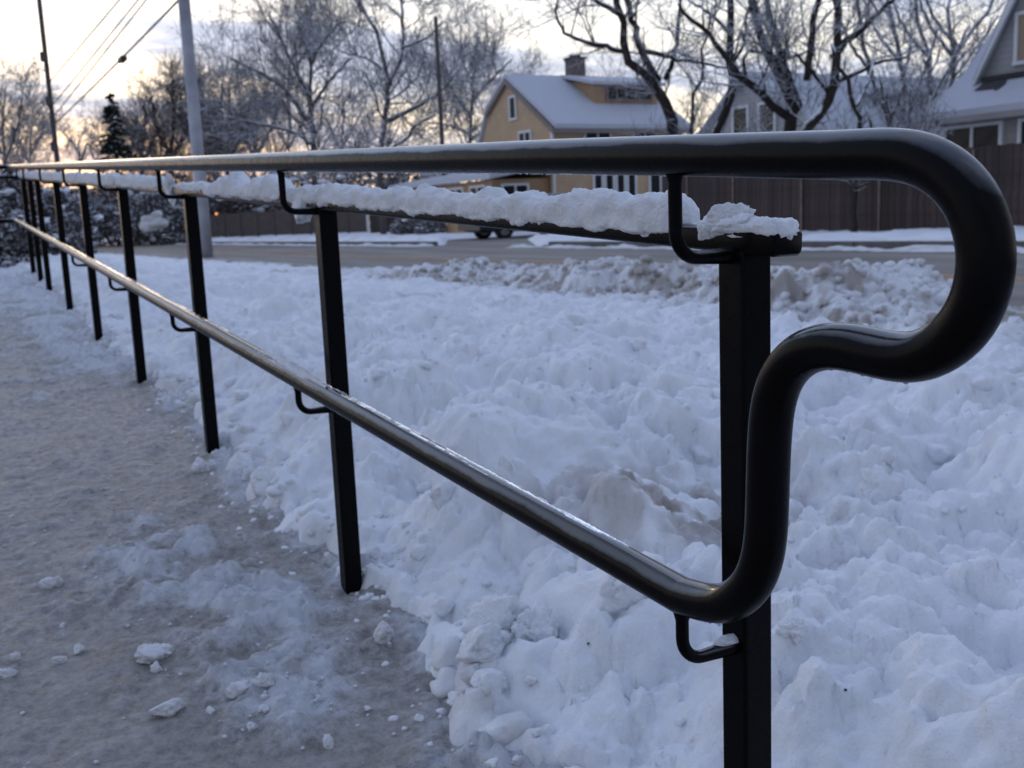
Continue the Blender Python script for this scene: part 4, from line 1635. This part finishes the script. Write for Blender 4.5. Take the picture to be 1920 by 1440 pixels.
for z, w in ((5.9, .5), (8.4, .4), (10.8, .6)):
    mb = MB()
    mb.box((p2[0] - .1, p2[1] - .2, z), (.2 + w * .3, .3, .5))
    mb.build('fitting', M['pole_wood'], pole2)


def wire(a, b, sag, r, label):
    a, b = np.asarray(a, float), np.asarray(b, float)
    t = np.linspace(0, 1, 24)[:, None]
    p = a + (b - a) * t
    p[:, 2] -= sag * 4 * (t[:, 0] * (1 - t[:, 0]))
    mb = MB()
    mb.tube(p, r, 6)
    return tag(mb.build('overhead_wire', M['cable'], None, True), label, 'wire', 'overhead wires between the utility poles')


wa, wb = on_x(335, 0, 5.95), on_x(120, 215, 5.95)
wd = (wb - wa) / (wb[1] - wa[1])
w0, w1 = wa + wd * (p1[1] - wa[1]), wa + wd * (p2[1] - wa[1])
wire(w0, w1, .05, .034, 'thick overhead cable with a splice box from the pale pole to the slim pole')
for k, (dx, a, b) in enumerate([(1.4, 10.4, 9.4), (1.75, 10.4, 8.1), (1.9, 10.4, 7.5)]):
    wire((p1[0] + dx, p1[1], a), (p2[0], p2[1], b), .02, .030, ['thin overhead wire farthest left of the thick cable', 'thin overhead wire second from the thick cable', 'thin overhead wire next to the thick cable'][k])
mb = MB()
mb.box((p1[0] + .8, p1[1], 10.3), (2.4, .1, .1))
mb.build('wire_arm', M['pole_wood'], pole1)
sy = on_x(230, 118, 5.95)[1]
sb = wa + wd * (sy - wa[1]) - np.array([0, 0, .10])
mb = MB()
mb.box(sb, (.22, .75, .16), 0)
mb.box(sb + np.array([0, 0, .1]), (.1, .4, .06), 0)
tag(bevelled(mb.build('splice_box', M['cable']), .03), 'small dark splice box hanging on the thick overhead cable', 'cable box')
mb = MB()
lp = on_depth(406, 401, 72)
t = tag(empty('lit_lamp', (lp[0], lp[1], .2)), 'tiny orange lit lamp beyond the panel fence', 'lamp')
mb.tube([(lp[0], lp[1], .2), (lp[0], lp[1], lp[2] - .12)], .05, 8)
mb.build('lamp_post', M['pole_wood'], t)
v, f = lump_mesh(lp, .095, 2.2, 2, .0, (1, 1, 1), 0)
mb = MB()
mb.add(v, f)
mb.build('lamp_globe', M['lamp_glow'], t, True)


# ------------------------------------------------------------------ trees
class Tree:
    def __init__(self, seed, rmin=.009):
        self.r = random.Random(seed)
        self.rmin = rmin
        self.trunk, self.crown = MB(), MB()
        self.tw, self.tr = [], []

    def limb(self, pts, r0, r1, sides=8):
        pts = resample(np.asarray(pts, float), max(.12, np.linalg.norm(np.asarray(pts[0]) - pts[-1]) / 16))
        n = len(pts)
        w = np.array([[self.r.gauss(0, 1) for _ in range(3)] for _ in range(n)]) * r0 * .22
        w[0] = 0
        pts = pts + w
        self.trunk.tube(pts, np.linspace(r0, r1, n), sides)
        return pts

    def grow(self, pts, r_at, level, maxlev, length, density, up=.25, spread=1.0, start=.15, gravity=0.0):
        """side branches along a limb, each a polyline of five points"""
        r = self.r
        pts = [tuple(p) for p in pts]
        n = len(pts)
        L = sum(math.dist(pts[i], pts[i + 1]) for i in range(n - 1))
        k = max(1, int(L * density + r.random()))
        g = r.gauss
        for _ in range(k):
            s = r.uniform(start, 1.0)
            fi = s * (n - 1)
            i = min(int(fi), n - 2)
            f = fi - i
            a, b = pts[i], pts[i + 1]
            p = (a[0] + (b[0] - a[0]) * f, a[1] + (b[1] - a[1]) * f, a[2] + (b[2] - a[2]) * f)
            l = math.dist(a, b) + 1e-9
            tx, ty, tz = (b[0] - a[0]) / l, (b[1] - a[1]) / l, (b[2] - a[2]) / l
            dx, dy, dz = g(0, 1), g(0, 1), g(0, 1)
            q = dx * tx + dy * ty + dz * tz
            dx, dy, dz = dx - q * tx, dy - q * ty, dz - q * tz
            l = math.sqrt(dx * dx + dy * dy + dz * dz) + 1e-9
            al, sp = r.uniform(.3, .95), spread * r.uniform(.6, 1.1) / l
            dx, dy, dz = tx * al + dx * sp, ty * al + dy * sp, tz * al + dz * sp + up
            l = math.sqrt(dx * dx + dy * dy + dz * dz)
            dx, dy, dz = dx / l, dy / l, dz / l
            ln = length * r.uniform(.45, 1.2) * (1.15 - .5 * s)
            rad = max(min(r_at * (1 - .55 * s) * .5, .018 * length), self.rmin)
            pl = [p]
            for j in range(4):
                dx, dy, dz = dx + g(0, .24), dy + g(0, .24), dz + g(0, .20) + up * .16 - gravity * j
                l = math.sqrt(dx * dx + dy * dy + dz * dz)
                dx, dy, dz = dx / l, dy / l, dz / l
                c = pl[-1]
                h = ln / 4
                pl.append((c[0] + dx * h, c[1] + dy * h, c[2] + dz * h))
            self.tw.append(pl)
            self.tr.append((rad, max(rad * .35, self.rmin * .6)))
            if level < maxlev:
                self.grow(pl, rad, level + 1, maxlev, length * .55, density * 1.8, up, spread, .12, gravity)

    def done(self, name, label, bark, twigbark, base, group=None, cat='tree'):
        t = tag(empty(name, base), label, cat, group)
        self.trunk.build('trunk', M[bark], t, True)
        P = np.array(self.tw)                      # (n, 5, 3)
        n = len(P)
        d = P[:, -1] - P[:, 0]
        d /= np.linalg.norm(d, axis=1)[:, None] + 1e-9
        a = np.cross(d, np.where(np.abs(d[:, 2:3]) < .9, [[0, 0, 1.0]], [[1.0, 0, 0]]))
        a /= np.linalg.norm(a, axis=1)[:, None] + 1e-9
        b = np.cross(d, a)
        rr = np.array(self.tr)
        R = rr[:, :1] + (rr[:, 1:] - rr[:, :1]) * np.linspace(0, 1, 5)[None, :]
        V = np.empty((n, 5, 3, 3))
        for k in range(3):
            an = 2 * math.pi * k / 3 + .5
            V[:, :, k] = P + R[..., None] * (math.cos(an) * a + math.sin(an) * b)[:, None, :]
        o = (np.arange(n) * 15)[:, None, None, None]
        ring = (np.arange(4) * 3)[None, :, None, None]
        q = np.array([[0, 1, 4, 3], [1, 2, 5, 4], [2, 0, 3, 5]])[None, None]
        F = (o + ring + q).reshape(-1, 4)
        me = bpy.data.meshes.new('crown')
        me.vertices.add(n * 15)
        me.vertices.foreach_set('co', V.reshape(-1).astype(np.float32))
        me.loops.add(len(F) * 4)
        me.loops.foreach_set('vertex_index', F.astype(np.int32).ravel())
        me.polygons.add(len(F))
        me.polygons.foreach_set('loop_start', np.arange(0, len(F) * 4, 4, dtype=np.int32))
        me.polygons.foreach_set('loop_total', np.full(len(F), 4, dtype=np.int32))
        me.polygons.foreach_set('use_smooth', np.ones(len(F), bool))
        me.update(calc_edges=True)
        tag(link('crown', me, M[twigbark], t), kind='stuff')
        TWIGS[0] += n
        return t


TWIGS = [0]


def px_tree(name, label, D, stems, seed, len1, dens, maxlev=3, bark='bark_dark', twigbark='bark_snowy', up=.2, group='bare trees along the road', jitter=.6, spread=1.0, zb=.15, gravity=0.0, start=.15):
    """tree whose main stems follow the outline seen from the road; stems: (pixel points, radius px at start, at end)"""
    T = Tree(seed, min(.015, max(.007, D * .00023)))
    rnd = random.Random(seed + 99)
    base = None
    for k, (pp, ra, rb) in enumerate(stems):
        dj = 0 if k == 0 else rnd.uniform(-jitter, jitter)
        pts = [on_depth(x, y, D + dj * i / max(1, len(pp) - 1) * 2) for i, (x, y) in enumerate(pp)]
        if k == 0:
            b = pts[0].copy()
            if b[2] > zb:
                b[2] = zb
                pts = [b] + pts
            base = b
        ra_, rb_ = ra * D / 1920, rb * D / 1920
        l = T.limb(spline(pts, 5), ra_, rb_)
        T.grow(l, ra_, 1, maxlev, len1, dens, up, spread, start, gravity)
    return T.done(name, label, bark, twigbark, tuple(base), group)


px_tree('bare_tree', 'leaning bare tree with two tall stems right of the yellow house', 31, [
    ([(1268, 300), (1265, 247), (1253, 208), (1234, 169), (1214, 152), (1186, 118), (1172, 96), (1163, 56), (1158, 0), (1150, -60)], 14, 5),
    ([(1234, 152), (1206, 101), (1189, 51), (1175, 0), (1160, -60)], 8, 4),
    ([(1169, 96), (1121, 84), (1073, 70), (1054, 56), (1042, 28), (1046, 0)], 5, 2),
    ([(1160, 26), (1116, 0), (1080, -25), (1000, -10)], 5, 2),
    ([(1208, 96), (1248, 104), (1273, 112), (1318, 118), (1366, 129)], 5, 2),
    ([(1248, 149), (1265, 101), (1273, 28), (1279, -20)], 5, 3)], 11, 2.2, 2.1, 3, twigbark='bark_grey')
px_tree('bare_tree', 'thin crooked sapling between the leaning tree and the dark upright trunk', 30, [
    ([(1294, 300), (1296, 247), (1301, 174), (1318, 146), (1315, 93), (1329, 56), (1335, 10)], 5, 2)], 12, 1.3, 2.0, 3, twigbark='bark_grey')
px_tree('bare_tree', 'dark upright trunk curving beside the white house gable', 28, [
    ([(1335, 290), (1343, 247), (1363, 208), (1369, 126), (1366, 56), (1369, 0), (1365, -50)], 10, 6),
    ([(1369, 126), (1395, 80), (1400, 30), (1420, -20)], 4, 2),
    ([(1366, 60), (1330, 25), (1290, 0)], 4, 2)], 13, 1.9, 1.8, 3)
px_tree('bare_tree', 'thick forked tree with snow on its long left limb', 25, [
    ([(1478, 300), (1480, 245), (1487, 215), (1487, 200), (1460, 133), (1430, 73), (1410, 0), (1400, -50)], 15, 6),
    ([(1479, 220), (1423, 173), (1373, 123), (1340, 80), (1300, 33), (1270, 10)], 9, 3),
    ([(1492, 205), (1497, 193), (1467, 117), (1450, 60), (1437, 0), (1430, -50)], 8, 5),
    ([(1400, 150), (1395, 110), (1410, 95), (1470, 110), (1530, 90)], 4, 2)], 14, 1.9, 2.3, 3)
px_tree('bare_tree', 'slanting dark trunk with crossing limbs in front of the white house', 24, [
    ([(1490, 300), (1510, 245), (1547, 207), (1560, 157), (1570, 100), (1567, 0), (1565, -50)], 12, 6),
    ([(1560, 110), (1590, 75), (1613, 60), (1640, 30), (1663, 7), (1690, -20)], 8, 3),
    ([(1562, 155), (1600, 140), (1640, 118), (1700, 108)], 5, 2),
    ([(1513, 150), (1523, 67), (1533, 0), (1540, -50)], 7, 5),
    ([(1555, 180), (1520, 130), (1490, 100)], 4, 2)], 15, 1.8, 2.5, 3)
px_tree('bare_tree', 'slender snow streaked tree standing in front of the brown fence', 21.0, [
    ([(1600, 441), (1602, 340), (1613, 240), (1600, 200), (1590, 150), (1573, 133), (1560, 80)], 7, 3),
    ([(1603, 205), (1625, 160), (1640, 110)], 4, 2)], 16, 1.2, 2.2, 3)
for k, (pp, D, lab, sd) in enumerate([
    ([(1690, 300), (1668, 240), (1640, 150), (1615, 60), (1602, -40)], 27, 'snow laden bare tree left of the flared roof house, leftmost of its clump', 31),
    ([(1700, 300), (1700, 220), (1690, 120), (1672, 40), (1660, -40)], 29, 'snow laden bare tree left of the flared roof house, second of its clump', 32),
    ([(1715, 300), (1740, 200), (1745, 110), (1720, 40), (1716, -40)], 31, 'snow laden bare tree left of the flared roof house, third of its clump', 33),
    ([(1730, 300), (1770, 190), (1790, 110), (1775, 30), (1790, -40)], 34, 'bare tree rising behind the flared roof edge', 34),
    ([(1690, 300), (1760, 180), (1800, 90), (1850, 20), (1880, -40)], 37, 'bare tree fanning out behind the steep roof slope', 35)]):
    px_tree('bare_tree', lab, D, [(pp, 6, 3), ([pp[1], ((pp[1][0] + pp[2][0]) / 2 + 35, pp[2][1] + 20), (pp[2][0] + 70, pp[3][1] + 10)], 4, 2), ([pp[2], (pp[2][0] - 45, pp[3][1] + 20), (pp[2][0] - 70, pp[3][1] - 40)], 4, 2)],
            sd, 2.0, 1.75, 3, 'bark_grey', 'bark_snowy', spread=1.2)
px_tree('snowy_shrub', 'tall twiggy shrub heavy with snow beside the flared roof house', 24, [
    ([(1690, 320), (1680, 250), (1660, 190), (1650, 140)], 4, 2), ([(1690, 290), (1700, 220), (1705, 160)], 4, 2), ([(1700, 300), (1730, 240), (1745, 180)], 4, 2), ([(1680, 300), (1640, 250), (1625, 200)], 4, 2)],
    36, .9, 5.0, 3, 'bark_grey', 'bark_snowy', spread=1.3, group=None)

px_tree('bare_tree', 'dark trunked bare tree forking high, left of the thin bare pole', 52, [
    ([(713, 330), (715, 267), (722, 217), (727, 160), (720, 120), (707, 67), (683, 17), (670, -30)], 7, 3),
    ([(728, 160), (747, 120), (757, 67), (753, 0), (756, -40)], 5, 2),
    ([(723, 227), (783, 200), (833, 163), (860, 130)], 5, 2),
    ([(716, 130), (690, 110), (650, 100), (625, 90)], 3, 1.5),
    ([(715, 285), (760, 262), (780, 235), (815, 215)], 4, 2),
    ([(752, 90), (800, 70), (830, 40)], 3, 1.5)], 17, 4.2, 1.55, 3, 'bark_grey', 'bark_grey')
px_tree('bare_tree', 'wide fan shaped bare tree left of the dark trunked one', 60, [
    ([(590, 340), (587, 267), (582, 187), (583, 117), (567, 67), (560, 20)], 7, 2),
    ([(582, 187), (543, 110), (513, 43), (505, 20)], 5, 2),
    ([(578, 227), (527, 160), (460, 123), (435, 110)], 5, 2),
    ([(583, 120), (610, 70), (640, 40)], 4, 2),
    ([(584, 200), (620, 150), (655, 110)], 4, 2),
    ([(587, 272), (555, 250), (500, 235), (430, 220)], 4, 2)], 18, 4.8, 1.6, 3, 'bark_grey', 'bark_grey')
px_tree('bare_tree', 'hazy bare tree directly left of the yellow house gable', 66, [
    ([(880, 350), (880, 270), (885, 190), (890, 120), (895, 60)], 5, 2), ([(883, 220), (850, 170), (830, 130)], 3, 1.5), ([(886, 190), (920, 150), (960, 110)], 3, 1.5), ([(880, 250), (840, 235), (800, 230)], 3, 1.5)],
    19, 4.8, 1.6, 3, 'bark_grey', 'bark_grey')
# thicket beyond the pale pole
for k, (x, D, lab, top) in enumerate([
    (268, 82, 'leftmost brown tree of the dense thicket behind the pale pole', 190), (322, 78, 'second brown tree of the dense thicket behind the pale pole', 150),
    (376, 84, 'middle brown tree of the dense thicket behind the pale pole', 130), (428, 80, 'fourth brown tree of the dense thicket behind the pale pole', 155),
    (478, 86, 'rightmost brown tree of the dense thicket behind the pale pole', 170)]):
    px_tree('bare_tree', lab, D, [
        ([(x, 345), (x - 2, 280), (x + 4, 220), (x, top)], 5, 2), ([(x, 300), (x - 28, 240), (x - 40, top + 30)], 4, 2), ([(x, 300), (x + 26, 250), (x + 42, top + 35)], 4, 2), ([(x - 2, 320), (x - 40, 290), (x - 60, 270)], 3, 2), ([(x, 320), (x + 40, 295), (x + 55, 270)], 3, 2)],
        41 + k, 4.4, 1.5, 3, 'bark_brown', 'bark_brown', spread=1.2)
for k, (x, D, lab, top, w) in enumerate([
    (8, 62, 'bare tree at the left edge of the picture', 165, 1.0), (55, 75, 'low bare tree between the left edge and the slim pole', 215, .8), (150, 95, 'low far bare tree in front of the orange glow right of the slim pole', 255, .6)]):
    a = (-1) ** k
    px_tree('bare_tree', lab, D, [
        ([(x, 335), (x + 2, 300), (x - 4 * a, 230 if top < 230 else top + 20), (x + 3 * a, top)], 4, 1.5),
        ([(x + 1, 312), (x + 14 * a, 270), (x + 30 * a, top + 50), (x + 33 * a, top + 15)], 2.6, 1.2),
        ([(x + 1, 290), (x - 18 * a, 262), (x - 26 * a, top + 30)], 2.4, 1.2)],
        61 + k, 4.0 * w, 1.9, 3, 'bark_grey', 'bark_grey')
for k, (x, D, lab) in enumerate([(640, 110, 'far low bare tree seen between the fan shaped tree and the dark trunked tree'), (940, 90, 'far bare tree whose crown shows above the yellow roof, left of the chimney'), (1130, 85, 'far bare tree whose crown shows above the yellow roof, right of the chimney'), (540, 120, 'far low bare tree behind the fan shaped tree')]):
    px_tree('bare_tree', lab, D, [
        ([(x, 345), (x, 280), (x + 3, 220), (x, 150)], 3, 1.2), ([(x, 280), (x - 30, 220), (x - 45, 180)], 2.5, 1), ([(x, 280), (x + 30, 225), (x + 48, 185)], 2.5, 1)],
        71 + k, 5.0, .85, 3, 'bark_grey', 'bark_grey')


def leaf_clump(mb, c, R, n, s, seed):
    rnd = np.random.default_rng(seed)
    p = rnd.normal(size=(n, 3))
    p /= np.linalg.norm(p, axis=1)[:, None]
    p *= (rnd.uniform(.35, 1, n) ** .5)[:, None]
    p = p * np.asarray(R) * (1 + .25 * fbm(p[:, 0] * 2 + seed, p[:, 1] * 2, p[:, 2] * 2, 2))[:, None] + np.asarray(c)
    a = rnd.normal(size=(n, 3))
    b = rnd.normal(size=(n, 3))
    a /= np.linalg.norm(a, axis=1)[:, None]
    b -= a * (a * b).sum(1)[:, None]
    b /= np.linalg.norm(b, axis=1)[:, None]
    sz = rnd.uniform(.6, 1.3, n)[:, None] * s
    V = np.stack([p - a * sz, p - b * sz * .45, p + a * sz, p + b * sz * .45], 1).reshape(-1, 3)
    mb.add(V, [(4 * i, 4 * i + 1, 4 * i + 2, 4 * i + 3) for i in range(n)])


def shrub(name, label, blobs, leaf, seed, group=None, pads=6, cat='shrub'):
    """evergreen shrub: leaf masses on stems, pads of snow on top"""
    rnd = random.Random(seed)
    c0 = np.asarray(blobs[0][0], float)
    z0 = min(b[0][2] - b[1][2] for b in blobs)
    t = tag(empty(name, (c0[0], c0[1], z0)), label, cat, group)
    mb, st, sn = MB(), MB(), MB()
    pads = int(pads * 1.7)
    for i, (c, R, n) in enumerate(blobs):
        leaf_clump(mb, c, R, int(n * 1.7), leaf, seed * 13 + i)
        st.tube([(c0[0] + rnd.uniform(-.1, .1), c0[1], z0), ((c[0] + c0[0]) / 2, (c[1] + c0[1]) / 2, (z0 + c[2]) / 2), tuple(c)], [.05 * R[2], .04 * R[2], .015 * R[2]], 6)
        for k in range(pads):
            a, q = rnd.uniform(0, 6.28), rnd.uniform(.1, .92)
            h = math.sqrt(1 - q * q) * (1 if rnd.random() < .7 else .3)
            pc = (c[0] + R[0] * q * math.cos(a), c[1] + R[1] * q * math.sin(a), c[2] + R[2] * h * rnd.uniform(.8, 1))
            s = min(R) * rnd.uniform(.14, .34)
            v, f = lump_mesh(pc, s, rnd.uniform(0, 90), 3, .25, (1.2, 1.2, .42), .05)
            sn.add(v, f)
    st.build('stem', M['bark_dark'], t, True)
    tag(mb.build('foliage', M['shrub_leaves'], t), kind='stuff')
    if sn.n:
        tag(sn.build('snow_cover', M['snow_plain'], t, True), kind='stuff')
    return t


# snow laden evergreens where the ramp ends
for k, (px, py, D, R, lab) in enumerate([
    (6, 372, 11.5, (.42, .42, .30), 'snow laden evergreen bush at the ramp top, higher left one'),
    (28, 440, 11.2, (.36, .40, .26), 'snow laden evergreen bush at the ramp top, lower one by the farthest posts'),
    (-40, 430, 11.6, (.5, .5, .5), 'snow laden evergreen bush at the ramp top cut by the left edge'),
    (95, 400, 15.5, (.55, .55, .42), 'snow covered bush seen between the farthest posts')]):
    c = on_depth(px, py, D)
    bl = [(tuple(c), R, 1500), ((c[0] + .3, c[1] + .2, c[2] - .22), (R[0] * .8, R[1] * .8, R[2] * .9), 900), ((c[0] - .35, c[1], c[2] - .28), (R[0] * .9, R[1] * .8, R[2] * .9), 900), ((c[0], c[1] - .1, c[2] - .45), (R[0] * 1.1, R[1], R[2]), 900)]
    shrub('evergreen_bush', lab, bl, .045, 5 + k, 'snow laden bushes at the ramp top', 9)
# dark hedge masses along the far side
for k, (px, py, D, R, lab) in enumerate([
    (130, 395, 70, (3.2, 2, 1.5), 'dark hedge bush far off behind the fifth and sixth posts'),
    (215, 385, 66, (3.0, 2, 1.6), 'dark snow dusted hedge bush behind the fourth post'),
    (290, 400, 62, (2.2, 1.8, 1.3), 'dark hedge bush with a bright snow patch left of the third post'),
    (330, 375, 80, (3.2, 2, 2.2), 'tall grey hedge bush just left of the pale pole foot'),
    (440, 368, 84, (3.6, 2, 1.7), 'grey snow dusted bush above the left part of the panel fence'),
    (520, 366, 84, (3.4, 2, 1.8), 'grey snow dusted bush above the middle of the panel fence'),
    (610, 362, 80, (3.4, 2, 1.9), 'grey snow dusted bush above the right part of the panel fence'),
    (700, 350, 76, (3.0, 2, 1.7), 'grey snow dusted bush behind the short board wall'),
    (790, 345, 70, (2.6, 2, 1.6), 'grey snow dusted bush left of the thin bare pole'),
    (770, 420, 48, (.9, .8, .45), 'small dark snowy shrub on the verge left of the parked car'),
    (815, 424, 46, (.8, .8, .4), 'small dark snowy shrub nearest the parked car bumper')]):
    c = on_depth(px, py, D)
    c[2] = max(c[2], R[2] * .8 + .2)
    bl = [(tuple(c), R, 1600), ((c[0] + R[0] * .6, c[1], c[2] * .75), (R[0] * .6, R[1] * .8, R[2] * .8), 800), ((c[0] - R[0] * .6, c[1], c[2] * .7), (R[0] * .6, R[1] * .8, R[2] * .7), 800), ((c[0], c[1] - .2, c[2] * .45), (R[0] * .95, R[1], c[2] * .5), 900)]
    shrub('hedge_bush', lab, bl, .14 if R[2] > .6 else .05, 21 + k, 'dark bushes beyond the road', 7)
c = on_depth(293, 402, 58)
mb = MB()
v, f = lump_mesh(c, .34, 4.1, 4, .25, (1.2, 1, .8), .05)
mb.add(v, f)
v, f = lump_mesh(c - np.array([.2, 0, .55]), .55, 7.1, 4, .25, (1.5, 1, .9), .05)
mb.add(v, f)
tag(mb.build('snow_mound', M['snow_dull'], None, True), 'bright rounded snow mound in front of the dark hedge left of the third post', 'snow')


def conifer(px, top, bot, D, label, seed):
    b = on_depth(px, bot, D)
    tp = on_depth(px, top, D)
    H = tp[2] - .1
    t = tag(empty('fir_tree', (b[0], b[1], .1)), label, 'tree')
    mb = MB()
    mb.tube([(b[0], b[1], .1), (b[0], b[1], tp[2])], [.22, .03], 8)
    mb.build('trunk', M['bark_dark'], t, True)
    rnd = random.Random(seed)
    mb = MB()
    for i in range(150):
        s = rnd.uniform(.08, 1.0)
        z = .1 + H * s
        L = (1.02 - s) * H * .27 * rnd.uniform(.6, 1.15) + .12
        a = rnd.uniform(0, 6.28)
        d = np.array([math.cos(a), math.sin(a), -.18])
        p0 = np.array([b[0], b[1], z])
        for k in range(9):
            q = p0 + d * L * (k + 1) / 9 + np.array([0, 0, -.05 * L * (k / 9) ** 2])
            w = .12 + .22 * L * (1 - k / 10)
            leaf_clump(mb, q, (w * .7, w * .7, w * .28), 7, .13, seed * 7 + i * 9 + k)
    tag(mb.build('foliage', M['fir_needles'], t), kind='stuff')


conifer(222, 175, 330, 72, 'narrow dark fir tree left of the thicket against the orange glow', 3)
